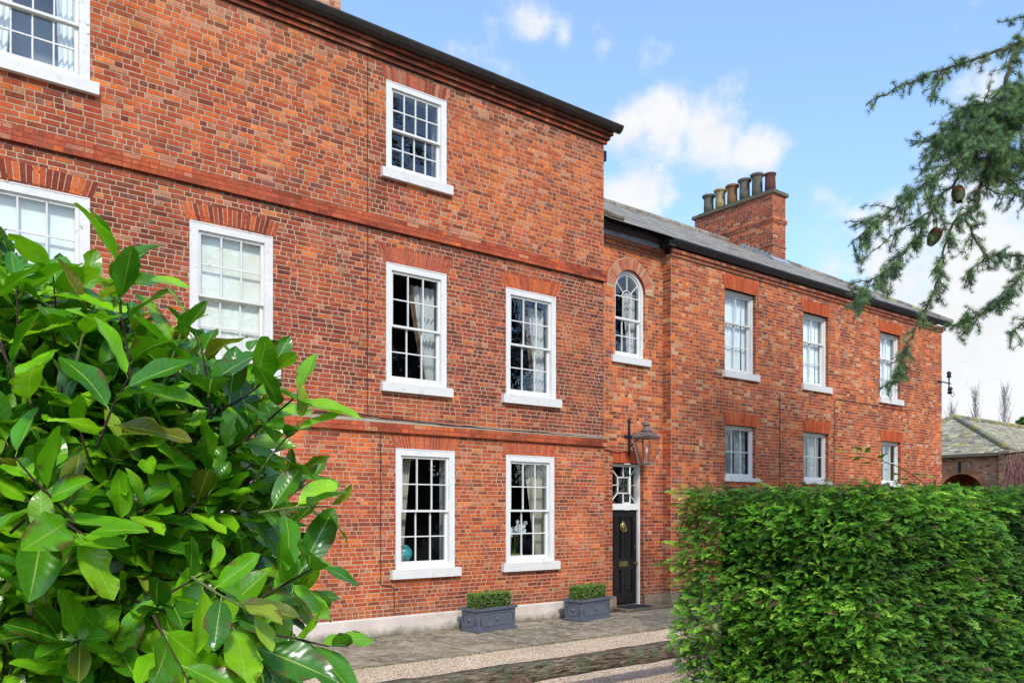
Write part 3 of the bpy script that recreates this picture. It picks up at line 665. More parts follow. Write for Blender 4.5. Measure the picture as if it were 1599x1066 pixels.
# ring of the arched window
mb = MB()
for k in range(26):
    a0, a1 = math.pi*(k+.06)/26, math.pi*(k+.94)/26; r0, r1 = arch_r, arch_r+.235; f = random.uniform(.8, 1.1)
    c = pick([(3, lin(196, 106, 76, .86)), (2, lin(206, 128, 96, .86)), (1.2, PALE), (1, BUF)]); c = tuple(q*f for q in c)
    P = lambda a, r, yy: (arch_c+r*math.cos(a), yy, spring+r*math.sin(a))
    mb.face([P(a0, r0, YD-.011), P(a0, r1, YD-.011), P(a1, r1, YD-.011), P(a1, r0, YD-.011)][::-1], 0, c)
for k in range(52):
    a0, a1 = math.pi*k/52, math.pi*(k+1)/52; mb.face([P(a0, arch_r, YD-.007), P(a1, arch_r, YD-.007), P(a1, arch_r+.25, YD-.007), P(a0, arch_r+.25, YD-.007)], 1, lin(206, 186, 160, .78))
mb.build('brick_arch', [M['gauged'], M['mortar']], wing)
for k, (a, b, c, d) in enumerate(WW):
    flat_arch(wing, a-.02, b+.02, d, YW, .30, .10, 22, [(3, lin(214, 104, 60, .88)), (2, lin(202, 92, 56, .88)), (1.2, lin(224, 122, 72, .88))], mort=lin(232, 160, 122, .9))
flat_arch(wing, 12.33, 13.26, 3.07, YD, .27, .02, 16, [(3, lin(214, 104, 60, .88)), (2, lin(202, 92, 56, .88))], mort=lin(196, 126, 90, .8))
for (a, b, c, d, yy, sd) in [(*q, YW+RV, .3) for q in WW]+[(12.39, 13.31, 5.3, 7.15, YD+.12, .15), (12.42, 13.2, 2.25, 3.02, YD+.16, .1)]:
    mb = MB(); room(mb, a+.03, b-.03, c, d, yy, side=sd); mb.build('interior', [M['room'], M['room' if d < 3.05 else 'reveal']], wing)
for k, (a, b, c, d) in enumerate(WW):
    if k < 3:
        window(wing, a, b, c, d, YW+RV-.03, cols=2, rows=(1, 2), case=.06, topc=.07, split=.63, sill=(.07, .155, .17), botr=.06)
        o = curtain('curtain', ['white net curtains in upper wing window beside the arched window', 'white net curtains in the middle upper window of the wing', 'white net curtains in upper wing window behind the cedar tip'][k], a+.07, b-.24, a+.07, b-.26, c+.05, d-.08, YW+RV+.14, 'net', 7, .025)
        curtain('curtain', ['narrow white net at right side of upper wing window beside the arched window', 'narrow white net at right side of the middle upper wing window', 'narrow white net at right side of the upper wing window behind the cedar'][k], b-.2, b-.07, b-.19, b-.07, c+.05, d-.08, YW+RV+.15, 'net', 2, .015)
    else:
        window(wing, a, b, c, d, YW+RV-.03, cols=3, rows=(2, 1), case=.05, topc=.055, split=.03, sill=(.04, .07, .14), botr=.04) if False else None
        f = MB(); y = YW+RV-.03
        f.box(a, a+.055, y, y+.1, c, d); f.box(b-.055, b, y, y+.1, c, d); f.box(a+.055, b-.055, y, y+.1, d-.055, d); f.box(a+.055, b-.055, y, y+.1, c, c+.05)
        w = f.build('window', M['white'], wing, bevel=.004)
        s = MB(); sash(s, a+.057, b-.057, c+.05, d-.055, y+.03, y+.07, 3, 2, .035, .035, .05); s.build('sash', M['white'], w)
        g = MB(); g.face([(a+.05, y+.05, c+.05), (b-.05, y+.05, c+.05), (b-.05, y+.05, d-.05), (a+.05, y+.05, d-.05)]); g.build('pane', M['glass'], w)
        s = MB(); s.box(a-.04, b+.08, YW-.06, y, c-.09, c); s.build('sill', M['sill'], w, bevel=.006)
        mb = MB(); mb.box(a+.08, a+.72, y+.3, y+.31, c, d); mb.box(a+.80, b-.05, y+.25, y+.26, c, d-.1, 1)
        tag(mb.build('window_blind', [M['lead'], M['reveal']]), ['grey panel blind in lower wing window nearest the lantern', 'grey panel blind in the middle lower wing window', 'grey panel blind in the farthest lower wing window'][k-3], 'blind')
# arched sash
y = YD+.06; f = MB(); n = 24; r1, r0 = arch_r, arch_r-.07
f.box(arch_c-r1, arch_c-r0, y, y+.14, 5.30, spring); f.box(arch_c+r0, arch_c+r1, y, y+.14, 5.30, spring); f.box(arch_c-r0, arch_c+r0, y, y+.14, 5.30, 5.36)
def ring(mb, cx, cz, ra, rb, ya, yb, a0=0, a1=math.pi, n=24):
    for k in range(n):
        p, q = a0+(a1-a0)*k/n, a0+(a1-a0)*(k+1)/n
        P = lambda a, r, yy: (cx+r*math.cos(a), yy, cz+r*math.sin(a))
        mb.face([P(p, ra, ya), P(q, ra, ya), P(q, rb, ya), P(p, rb, ya)]); mb.face([P(p, ra, ya), P(p, ra, yb), P(q, ra, yb), P(q, ra, ya)]); mb.face([P(p, rb, ya), P(q, rb, ya), P(q, rb, yb), P(p, rb, yb)])
ring(f, arch_c, spring, r0, r1, y, y+.14)
aw = f.build('window', M['white'], wing); aw['label'] = 'round-headed sash window with fan of glazing bars'
s = MB(); ri = r0-.002; zb = 6.10
ring(s, arch_c, spring, ri-.035, ri, y+.03, y+.06); s.box(arch_c-ri, arch_c-ri+.035, y+.03, y+.06, zb, spring); s.box(arch_c+ri-.035, arch_c+ri, y+.03, y+.06, zb, spring); s.box(arch_c-ri+.035, arch_c+ri-.035, y+.028, y+.065, zb, zb+.045)
s.box(arch_c-ri+.03, arch_c+ri-.03, y+.034, y+.056, spring-.11, spring-.09)
cz = spring-.10
ring(s, arch_c, cz, .135, .15, y+.035, y+.055, n=16)
for a in (R(38), R(90), R(142)): s.bar((arch_c+.15*math.cos(a), y+.045, cz+.15*math.sin(a)), (arch_c+(ri+.02)*math.cos(a)*.96, y+.045, cz+(ri+.07)*math.sin(a)), .016, .02, up=(0,1,0))
for k in (1, 2): xx = arch_c-ri+.035+(2*ri-.07)*k/3; s.box(xx-.009, xx+.009, y+.034, y+.056, zb+.045, spring-.11)
s.build('upper_sash', M['white'], aw)
s = MB(); sash(s, arch_c-ri, arch_c+ri, 5.36, zb+.03, y+.065, y+.1, 3, 2, .04, .035, .07); s.build('lower_sash', M['white'], aw)
g = MB(); g.face([(arch_c-r0, y+.083, 5.36), (arch_c+r0, y+.083, 5.36), (arch_c+r0, y+.083, zb), (arch_c-r0, y+.083, zb)])
g.face([(arch_c-r0, y+.045, zb), (arch_c+r0, y+.045, zb)]+[(arch_c+r0*math.cos(math.pi*k/16), y+.045, spring+r0*math.sin(math.pi*k/16)) for k in range(17)]); g.build('pane', M['glass'], aw)
s = MB(); s.box(arch_c-.58, arch_c+.58, YD-.07, YD+.1, 5.155, 5.30); s.build('sill', M['sill'], aw, bevel=.008)
curtain('curtain', 'pale curtain inside the round-headed window', 12.95, 13.3, 13.08, 13.3, 5.35, 6.75, YD+.3, 'curtain', 4, .03)
# plinth stones of door bay and wing
mb = MB(); mb.box(13.27, X0-.005, YD-.035, YD+.01, -.03, .27); mb.box(XR+.0, 12.32, YD-.05, YD+.01, -.03, .28)
mb.box(X0-.05, X1, YW-.05, YD-.04, -.03, .28); mb.box(12.30, 12.38, YD-.06, YD+.1, -.02, .3)
mb.build('plinth', M['stone'], wing, bevel=.012)
# eaves: brick course, fascia, gutter
mb = MB(); brick_band(mb, XR, X0, 7.58, 7.66, YD-.035, YD, pal_dark, .08); brick_band(mb, X0-.035, X1+.03, 7.58, 7.66, YW-.035, YW, pal_dark, .08); brick_band(mb, XR, X0-.0, 7.66, 7.73, YD-.07, YD, pal_band, .07); brick_band(mb, X0-.07, X1+.06, 7.66, 7.73, YW-.07, YW, pal_band, .07)
mb.build('cornice', [M['brick'], M['mortar']], wing)
mb = MB(); mb.box(XR+.01, X0-.06, YD-.09, YD-.06, 7.735, 7.86); mb.build('fascia', M['lead'], wing)
mb = MB(); mb.extrude_x(gutter_prof(YD-.10, 7.84, .125, .11), XR+.005, X0+.0); mb.extrude_x(gutter_prof(YW-.07, 7.77, .13, .125), X0-.16, X1+.2)
mb.box(X0-.22, X0-.04, YW-.15, YD-.1, 7.74, 7.93); mb.build('gutter', M['gutter'], wing)
# slate roof, hipped at the far end
ey, ez = YW-.2, 7.90; pitch = R(30); ry = 4.25; rz = ez+(ry-ey)*math.tan(pitch); hx = 21.7; sl = math.hypot(ry-ey, rz-ez)
def pal_slate(p): return tint(pick([(3, lin(156, 146, 132, .85)), (2, lin(140, 132, 122, .85)), (1.5, lin(172, 162, 144, .85)), (.6, lin(170, 158, 126, .85))]), .82, 1.12)
mb = MB(); xe = X1+.2
keep = lambda u, v: u < (xe-XR)-(xe-hx)*v/sl
brick_wall(mb, (XR+.01, ey, ez), (1,0,0), (0, math.cos(pitch), math.sin(pitch)), xe-XR-.01, 0, sl, pal_slate, .20, .30, .28, joint=.006, pop=.007, mortar=False, keep=keep, soft=False)
dk = lin(70, 68, 66)
mb.face([(XR, ey, ez-.004), (xe, ey, ez-.004), (hx, ry, rz-.004), (XR, ry, rz-.004)], 1, dk); mb.face([(xe, ey, ez-.004), (xe, 2*ry-ey, ez-.004), (hx, ry, rz-.004)], 1, dk); mb.face([(xe, 2*ry-ey, ez-.004), (XR, 2*ry-ey, ez-.004), (XR, ry, rz-.004), (hx, ry, rz-.004)], 1, dk)
roof = mb.build('roof', [M['slate'], M['slate']], wing)
mb = MB()
x = XR+.02
while x < hx: mb.tube([(x, ry, rz+.0), (x+.43, ry, rz+.0)], .11, 10, c=pal_slate(0)); x += .45
d = Vector((xe-hx, ey-ry, ez-rz)); L = d.length; k = 0
while k*.45 < L-.2:
    a = Vector((hx, ry, rz))+d*(k*.45/L); b = a+d*(.43/L); mb.tube([a, b], .09, 8, c=pal_slate(0)); k += 1
mb.build('ridge_tile', M['stone_slate'], roof)
mb = MB()
for k in range(5): mb.tube([(XR+.03+.02*k, ey+.1+.11*k, ez+.10+.065*k), (XR+.40, ey+.1+.11*k, ez+.10+.065*k)], .05, 8)
mb.build('lead_flashing', M['flaunch'], roof)
# chimney
cx0, cx1, cy0, cy1 = 21.40, 22.02, 2.55, 5.5
ch = MB(); stack(ch, cx0, cx1, cy0, cy1, 9.0, 11.5, pal_chim)
for za, zb, o in ((10.72, 10.80, .045), (10.66, 10.72, .025), (9.95, 10.0, .02)): stack(ch, cx0-o, cx1+o, cy0-o, cy1+o, za, zb, pal_chim); ch.box(cx0-o, cx1+o, cy0-o, cy1+o, za, zb, 1, BRN, skip='fklr')
chim = ch.build('chimney', [M['brick'], M['mortar']], wing)
mb = MB(); mb.box(cx0-.07, cx1+.07, cy0-.07, cy1+.07, 11.5, 11.6); mb.face([(cx0-.07, cy0-.07, 11.602), (cx1+.07, cy0-.07, 11.602), (cx1-.1, cy0+.1, 11.68), (cx0+.1, cy0+.1, 11.68)]); mb.box(cx0+.08, cx1-.08, cy0+.1, cy1-.1, 11.55, 11.68); mb.build('capping', M['flaunch'], chim, bevel=.02)
for k, (mm, h, kind) in enumerate((('pot_red', .58, 0), ('pot_grey', .72, 1), ('pot_grey', .70, 1), ('terracotta', .66, 2), ('pot_buff', .66, 1), ('pot_grey', .62, 1))):
    mb = MB(); r = .165
    top = [(r*.98, h-.13), (r*.98, h-.12), (r*1.05, h-.10)] if kind else []
    prof = [(r*1.0, 0), (r*.97, h*.4), (r*.92, h-.16)]+top+([(r*1.28, h-.07), (r*1.3, h-.02), (r*1.1, h), (r*.8, h), (r*.78, h-.2)] if kind else [(r*.95, h-.06), (r*1.08, h-.04), (r*1.08, h), (r*.8, h), (r*.78, h-.2)])
    mb.lathe(prof, (cx0+cx1)/2, cy0+.32+k*(cy1-cy0-.64)/5, 18); o = mb.build('chimney_pot', M[mm], chim, True); o.location.z = 11.66
    o['label'] = ['red clay pot without a rim', 'sooty grey pot', 'grey streaked pot', 'orange clay pot with dark rim', 'buff clay pot', 'dark mossy pot'][k]
mb = MB()   # stepped lead soakers at the foot of the stack
for k in range(7):
    yy = cy0+.02+k*.16; zz = ez+(yy-ey)*math.tan(pitch); mb.box(cx0-.03, cx0-.008, yy, yy+.17, zz-.02, zz+.17)
mb.face([(cx0-.2, cy0-.15, ez+(cy0-.15-ey)*math.tan(pitch)+.02), (cx1+.1, cy0-.15, ez+(cy0-.15-ey)*math.tan(pitch)+.02), (cx1+.1, cy0-.008, ez+(cy0-ey)*math.tan(pitch)+.1), (cx0-.2, cy0-.008, ez+(cy0-ey)*math.tan(pitch)+.1)])
mb.build('flashing', M['lead'], chim)
# front door with fanlight
DY = YD+.14; dx0, dx1 = 12.385, 13.205
mb = MB(); mb.box(12.32, dx0, DY-.03, DY+.1, .06, 3.06); mb.box(dx1, 13.27, DY-.03, DY+.1, .06, 3.06); mb.box(dx0, dx1, DY-.03, DY+.1, 3.0, 3.06); mb.box(dx0, dx1, DY-.045, DY+.1, 2.09, 2.22)
fr = mb.build('door_frame', M['white'], wing, bevel=.005)
mb = MB(); cxm, czm = (dx0+dx1)/2, 2.61; q = .165; yb = DY+.02; up = (0,1,0)
for a, b in (((-q,-q),(q,-q)), ((q,-q),(q,q)), ((q,q),(-q,q)), ((-q,q),(-q,-q))): mb.bar((cxm+a[0], yb, czm+a[1]), (cxm+b[0], yb, czm+b[1]), .024, .026, up)
for sx in (-1, 1):
    mb.bar((cxm+sx*q, yb, czm), (cxm+sx*.41, yb, czm), .016, .026, up)
    for sz in (-1, 1): mb.bar((cxm+sx*q, yb, czm+sz*q), (cxm+sx*.41, yb, czm+sz*.39), .017, .026, up)
for sz in (-1, 1): mb.bar((cxm, yb, czm+sz*q), (cxm, yb, czm+sz*.39), .02, .026, up)
mb.build('fanlight_bars', M['white'], fr)
mb = MB(); mb.face([(dx0, DY+.045, 2.22), (dx1, DY+.045, 2.22), (dx1, DY+.045, 3.0), (dx0, DY+.045, 3.0)]); mb.build('pane', M['glass'], fr)
mb = MB(); z0, z1 = .09, 2.085; y0 = DY+.015; y1 = y0+.045
st = .11; mid = (dx0+dx1)/2
mb.box(dx0+.003, dx0+st, y0, y1, z0, z1); mb.box(dx1-st, dx1-.003, y0, y1, z0, z1); mb.box(mid-.05, mid+.05, y0+.0005, y1, z0, z1)
for a, b in ((z0, .33), (.84, 1.05), (1.95, z1)):
    mb.box(dx0+st, mid-.05, y0+.001, y1, a, b); mb.box(mid+.05, dx1-st, y0+.001, y1, a, b)
for xa, xb in ((dx0+st, mid-.05), (mid+.05, dx1-st)):
    for za, zb in ((.33, .84), (1.05, 1.95)):
        mb.box(xa, xb, y0+.03, y1-.002, za, zb)
        for (p, r, s, u) in ((xa, xa+.018, za, zb), (xb-.018, xb, za, zb), (xa+.018, xb-.018, za, za+.018), (xa+.018, xb-.018, zb-.018, zb)): mb.box(p, r, y0-.006, y0+.03, s, u)
        mb.box(xa+.05, xb-.05, y0+.018, y0+.03, za+.05, zb-.05)
door = mb.build('door', M['black'], wing, bevel=.003)
mb = MB(); mb.box(mid-.13, mid+.13, y0-.012, y0-.001, .89, 1.0); mb.box(mid-.10, mid+.10, y0-.02, y0-.012, .915, .975); mb.build('letter_plate', M['brass'], door, bevel=.004)
mb = MB()   # lion mask knocker: oval face with mane, ring and strike
for rx, rz_, dy, dz in ((.085, .11, .012, 0), (.06, .075, .035, .012), (.03, .03, .05, -.01), (.014, .014, .05, .035), (.03, .04, .02, -.105)):
    V0 = len(mb.v)
    for i in range(7):
        a = math.pi/2*i/6
        for k in range(20):
            b = 2*math.pi*k/20; w = 1+(.10*math.sin(b*9) if rx > .08 else 0)
            mb.v.append((mid+rx*math.cos(a)*math.cos(b)*w, y0-dy*math.sin(a)-.001, 1.74+dz+rz_*math.cos(a)*math.sin(b)*w))
    for i in range(6):
        for k in range(20):
            k2 = (k+1) % 20; mb.f.append((V0+i*20+k, V0+i*20+k2, V0+(i+1)*20+k2, V0+(i+1)*20+k)); mb.m.append(0); mb.c.append((1,1,1))
mb.tube([(mid+.055*math.cos(a), y0-.045, 1.69+.06*math.sin(a)) for a in [2*math.pi*k/20 for k in range(21)]], .009, 8, cap=False); mb.build('knocker', M['brass'], door, True)
mb = MB(); kx = dx1-.06; prof = [(.03, 0), (.03, .006), (.014, .012), (.014, .03), (.032, .045), (.038, .06), (.03, .078), (.008, .084)]
for i in range(len(prof)-1):
    for k in range(16):
        a, b = 2*math.pi*k/16, 2*math.pi*(k+1)/16
        mb.face([(kx+prof[i][0]*math.cos(a), y0-prof[i][1], .945+prof[i][0]*math.sin(a)), (kx+prof[i][0]*math.cos(b), y0-prof[i][1], .945+prof[i][0]*math.sin(b)), (kx+prof[i+1][0]*math.cos(b), y0-prof[i+1][1], .945+prof[i+1][0]*math.sin(b)), (kx+prof[i+1][0]*math.cos(a), y0-prof[i+1][1], .945+prof[i+1][0]*math.sin(a))])
mb.build('knob', M['brass'], door, True)
mb = MB(); mb.box(dx1-.07, dx1-.045, y0-.01, y0-.001, 1.28, 1.34); mb.build('lock', M['brass'], door, bevel=.004)
mb = MB(); mb.box(12.28, 13.75, YD-.42, DY+.05, -.03, .065); mb.build('doorstep', M['stone'], wing, bevel=.02)
mb = MB()
for k in range(26): mb.box(12.42+k*.027, 12.44+k*.027, YD-.38, YD-.02, .068, .085)
for k in range(12): mb.box(12.40, 13.14, YD-.385+k*.032, YD-.371+k*.032, .07, .083)
tag(mb.build('doormat', M['mat']), 'dark ribbed doormat on the stone step before the black door', 'doormat')
# iron cable bracket with insulators at far corner of the wing
br = MB(); br.bar((X1-.3, YW-.03, 6.05), (X1+.55, YW-.03, 6.05), .035, .03); br.bar((X1+.42, YW-.03, 5.8), (X1+.42, YW-.03, 6.3), .03, .03)
br.tube([(X1+.42, YW-.03, 5.8), (X1+.5, YW-.1, 5.62), (X1+.62, YW-.1, 5.7), (X1+.62, YW-.03, 5.95)], .012, 6)
bro = br.build('cable_bracket', M['iron'], wing)
mb = MB(); mb.lathe([(.04, 6.22), (.075, 6.26), (.045, 6.31), (.075, 6.35), (.04, 6.42)], X1+.42, YW-.03, 12); mb.build('insulator', M['iron'], bro, True); mb = MB(); mb.lathe([(.04, 5.72), (.085, 5.76), (.045, 5.82), (.075, 5.86), (.04, 5.94)], X1+.48, YW-.03, 12); mb.build('insulator', M['iron'], bro, True)

# ------------------------------------------------------------------ cables on the brickwork
def cable(pts, rad, label, jit=.006):
    P = []
    for a, b in zip(pts[:-1], pts[1:]):
        a, b = Vector(a), Vector(b); n = max(2, int((b-a).length/.25))
        for k in range(n): P.append(a.lerp(b, k/n)+Vector((random.uniform(-jit, jit), 0, random.uniform(-jit, jit))))
    P.append(Vector(pts[-1])); mb = MB(); mb.tube(P, rad, 6); tag(mb.build('wall_cable', M['cable'], smooth=True), label, 'cable')
cable([(5.2, -.03, 3.58), (6.2, -.03, 3.63), (7.0, -.045, 3.57), (9.0, -.05, 3.545), (11.8, -.05, 3.53)], .011, 'thin dark cable lying along top of the lower string course', .012)
cable([(11.9, -.05, 3.34), (11.93, .16, 3.33), (12.1, .18, 3.31), (12.45, .18, 3.27), (12.8, .18, 3.32)], .008, 'thin cable sagging from string course end to the lantern bracket')
cable([(6.76, -.012, 3.35), (6.76, -.012, .86), (7.0, -.012, .80), (7.02, -.012, .34)], .007, 'thin vertical cable left of ground-floor window, jogging right near the plinth', .002)
cable([(6.52, -.012, 9.42), (6.52, -.012, 6.92)], .006, 'thin vertical line down top storey left of the attic window', .001)
cable([(6.52, -.012, 6.66), (6.52, -.012, 3.6)], .006, 'thin vertical line down first storey left of the curtained window', .001)
cable([(17.85, YW-.012, 4.95), (17.85, YW-.012, .5)], .010, 'thin vertical cable on wing between first and middle windows', .002)
cable([(24.2, YW-.012, 5.0), (20.4, YW-.012, 5.02), (20.3, YW-.012, 4.9), (20.3, YW-.012, .5)], .008, 'thin cable on wing running under far window then down', .003)

# ------------------------------------------------------------------ wall lantern
ln = thing('wall_lantern', 'old copper street-style lantern on a black iron bracket above the front door', 'lantern', (12.80, YD, 3.55))
mb = MB(); mb.box(-.03, .03, -.022, 0, -.33, .45); mb.box(-.15, .2, -.04, -.022, .06, .11); mb.bar((0, -.03, .085), (0, -.50, .10), .03, .03); mb.tube([(0, -.03, -.15), (0, -.2, -.02), (0, -.40, .07)], .012, 6)
for zz in (-.29, .4): mb.tube([(0, -.02, zz), (0, -.034, zz)], .014, 8)
mb.build('bracket', M['iron'], ln)
mb = MB(); ly = -.50; s4 = math.sqrt(2); rt = R(45)+R(14)
mb.lathe([(.30*s4*.72, .02), (.315*s4*.72, .035), (.30*s4*.72, .05), (.20*s4*.72, .115), (.12, .15)], 0, ly, 4, rot=rt); mb.lathe([(.10, .14), (.12, .165), (.085, .20), (.06, .24), (.05, .26), (.085, .285), (.06, .32), (.03, .35), (.02, .38), (.035, .41), (.012, .47), (.004, .52)], 0, ly, 14); mb.build('cap', M['copper'], ln)
fm = MB(); gm = MB(); T = [Vector((.285*s4*.72*math.cos(rt+k*math.pi/2), ly+.285*s4*.72*math.sin(rt+k*math.pi/2), .02)) for k in range(4)]; B = [Vector((.16*s4*.72*math.cos(rt+k*math.pi/2), ly+.16*s4*.72*math.sin(rt+k*math.pi/2), -.52)) for k in range(4)]
for k in range(4):
    j = (k+1) % 4; fm.bar(T[k], B[k], .022, .022); fm.bar(T[k], T[j], .02, .02); fm.bar(B[k], B[j], .022, .02); gm.face([B[k], B[j], T[j], T[k]])
fm.build('frame', M['copper'], ln); gm.build('glass', M['lantern_glass'], ln)
mb = MB(); mb.lathe([(.012, -.5), (.012, -.3), (.03, -.29), (.035, -.2), (.025, -.12), (.005, -.1)], 0, ly, 12); mb.build('burner', M['lamp'], ln, True)

# ------------------------------------------------------------------ lead planters with clipped box
def box_hedge_mesh(L, W, Hh, n=5200):
    T = np.array([(-.5,0,0),(0,-.32,.1),(.5,0,0),(0,.32,.1)]); Q = np.array([[0,1,2,3]])
    f = rng.random(n); P = np.zeros((n,3)); Nn = np.zeros((n,3))
    u = rng.uniform(-.5, .5, n); v = rng.uniform(-.5, .5, n)
    for lo, hi, ax, sg in ((0,.3,2,1),(.3,.55,1,-1),(.55,.7,0,-1),(.7,.85,1,1),(.85,1,0,1)):
        k = (f >= lo) & (f < hi); Nn[k, ax] = sg
        if ax == 2: P[k] = np.c_[u[k]*L, v[k]*W, np.full(k.sum(), Hh)]
        elif ax == 1: P[k] = np.c_[u[k]*L, np.full(k.sum(), sg*W/2), (v[k]+.5)*Hh]
        else: P[k] = np.c_[np.full(k.sum(), sg*L/2), u[k]*W, (v[k]+.5)*Hh]
    P += rng.normal(0, .009, (n,3)); d = rng.normal(0, 1, (n,3))+Nn*.4; up = Nn*1.2+rng.normal(0, .5, (n,3)); fr_ = frames(d, up)*rng.uniform(.016, .028, (n,1,1))
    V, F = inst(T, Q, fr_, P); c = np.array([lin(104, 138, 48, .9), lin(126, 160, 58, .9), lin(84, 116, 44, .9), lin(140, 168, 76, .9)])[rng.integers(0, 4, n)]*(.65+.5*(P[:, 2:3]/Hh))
    return V, F, np.repeat(c, 4, 0)
def planter(loc, rz, label, hl):
    t = thing('planter', label, 'planter', loc, rz, 'lead planters against the house wall'); L, W, Hh = 1.0, .45, .40
    mb = MB(); a, b = L/2-.03, W/2-.03
    mb.box(-a, a, -b, b, .03, Hh-.04, skip='t'); mb.box(-L/2, L/2, -W/2, W/2, 0, .035)
    for (p, q, r, s) in ((-L/2, L/2, -W/2, -W/2+.05), (-L/2, L/2, W/2-.05, W/2), (-L/2, -L/2+.05, -W/2+.05, W/2-.05), (L/2-.05, L/2, -W/2+.05, W/2-.05)): mb.box(p, q, r, s, Hh-.045, Hh)
    mb.box(-L/2+.04, L/2-.04, -W/2+.04, W/2-.04, Hh-.1, Hh-.06); mb.build('trough', M['lead_planter'], t, bevel=.006)
    mb = MB()
    def frame_panel(p, r, u):  # raised moulding with notched corners and boss
        hw, hh, n = r, .105, .05
        pts = [(-hw+n, -hh), (hw-n, -hh), (hw-n, -hh+n*.6), (hw, -hh+n*.6), (hw, hh-n*.6), (hw-n, hh-n*.6), (hw-n, hh), (-hw+n, hh), (-hw+n, hh-n*.6), (-hw, hh-n*.6), (-hw, -hh+n*.6), (-hw+n, -hh+n*.6)]
        w = [Vector(p)+Vector(u)*a_+Vector((0,0,b_)) for a_, b_ in pts]; mb.tube(w+[w[0]], .008, 6, cap=False)
    frame_panel((0, -b-.003, .2), a-.07, (1,0,0)); frame_panel((-a-.003, 0, .2), b-.05, (0,1,0)); frame_panel((a+.003, 0, .2), b-.05, (0,1,0)); frame_panel((0, b+.003, .2), a-.07, (1,0,0))
    mb.build('moulding', M['lead_planter'], t, True)
    for p, ax in (((0, -b, .2), 1), ((-a, 0, .2), 0), ((a, 0, .2), 0)):
        mb = MB(); sg = -1 if ax == 1 or p[0] < 0 else 1
        for i in range(6):
            for k in range(14):
                q = []
                for ii, kk in ((i, k), (i, k+1), (i+1, k+1), (i+1, k)):
                    an, bn = math.pi/2*ii/6, 2*math.pi*kk/14; rr = .035*math.cos(an); h = .03*math.sin(an)*sg
                    q.append((p[0]+rr*math.cos(bn), p[1]+h, p[2]+rr*math.sin(bn)) if ax == 1 else (p[0]+h, p[1]+rr*math.cos(bn), p[2]+rr*math.sin(bn)))
                mb.face(q)
        mb.build('boss', M['lead_planter'], t, True)
    b_ = thing('box_hedge', hl, 'clipped plant', loc, rz, 'clipped box in the planters'); b_.location.z = .34
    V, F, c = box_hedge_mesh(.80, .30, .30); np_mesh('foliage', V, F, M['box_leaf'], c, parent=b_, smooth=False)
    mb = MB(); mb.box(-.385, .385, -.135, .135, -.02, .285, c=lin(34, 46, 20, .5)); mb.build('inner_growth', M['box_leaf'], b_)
planter((8.68, -.40, .008), R(9), 'grey lead planter with raised panels between the two ground-floor windows', 'clipped low box hedge in the planter farther from the door')
planter((11.03, -.42, .008), R(11), 'grey lead planter with raised panels just left of the front door', 'clipped low box hedge in the planter beside the front door')

# ------------------------------------------------------------------ knee rail
rl = thing('knee_rail', 'low weathered oak rail on stout posts along the gravel', 'fence', (0, -5.2, 0))
def rough_beam(a, b, w, h, seed, n=60):
    V = []; Q = []; a = Vector(a); b = Vector(b); prof = [(-.5,-.5),(-.17,-.52),(.17,-.51),(.5,-.5),(.52,-.17),(.52,.17),(.5,.5),(.17,.51),(-.17,.52),(-.5,.5),(-.52,.17),(-.51,-.17)]
    for i in range(n+1):
        p = a.lerp(b, i/n)
        for k, (yy, zz) in enumerate(prof):
            j = noise.noise(Vector((p.x*2.3, k*1.7, seed)))*.014+noise.noise(Vector((p.x*9, k*2.7, seed+4)))*.006
            V.append((p.x, p.y+yy*w+j, p.z+zz*h+j*.8))
    m = len(prof)
    for i in range(n):
        for k in range(m): Q.append((i*m+k, i*m+(k+1) % m, (i+1)*m+(k+1) % m, (i+1)*m+k))
    return np.array(V), np.array(Q)
V, Q = rough_beam((-4, .07, .335), (16, .07, .335), .15, .195, 2.2, 220); np_mesh('rail', V, Q, M['timber'], parent=rl, smooth=False)
for px in (-1.6, 1.9, 5.4, 8.9, 12.4):
    mb = MB(); w = .15; top = .36; base = [(-w,-w),(w,-w),(w,w),(-w,w)]
    mb.box(px-w, px+w, -.16-w, -.16+w, -.02, top-.11, skip='t'); ap = (px, -.16, top+.02)
    for k in range(4):
        p, q = base[k], base[(k+1) % 4]; mb.face([(px+p[0], -.16+p[1], top-.11), (px+q[0], -.16+q[1], top-.11), (px+q[0]*.25, -.16+q[1]*.25, top), (px+p[0]*.25, -.16+p[1]*.25, top)])
    mb.face([(px+p[0]*.25, -.16+p[1]*.25, top) for p in base]); mb.build('post', M['post'], rl, bevel=.012)

# ================================================================== FAR BUILDINGS AND TREES
ob = thing('outbuilding', 'old brick outbuilding with hipped stone-slate roof and round arch beyond the wing', 'building', (41.4, 0, 0)); ob.location = (0, 0, 0)
bx, by0, by1, ztop, L = 43.2, 4.5, 13.2, 4.85, 26
ac, ar, asp = 6.65, 1.05, 2.85
mb = MB(); ops = [(by1-ac-ar, by1-ac+ar, 0, asp)]
for k in range(8):
    za, zb = ar*k/8, ar*(k+1)/8; hw = math.sqrt(ar**2-za**2); ops.append((by1-ac-hw, by1-ac+hw, asp+za, asp+zb))
brick_wall(mb, (bx, by1, 0), (0,-1,0), (0,0,1), by1-by0, 0, ztop, pal_out, .078, .24, .12, ops, mort=lin(196, 176, 150, .7))
brick_wall(mb, (bx, by0, 0), (1,0,0), (0,0,1), 8, 0, ztop, pal_out, .078, .24, .12, mort=lin(196, 176, 150, .7))
mb.face([(bx+1.6, by1, 0), (bx+1.6, by0, 0), (bx+1.6, by0, ztop), (bx+1.6, by1, ztop)], 0, lin(176, 96, 66, .7))
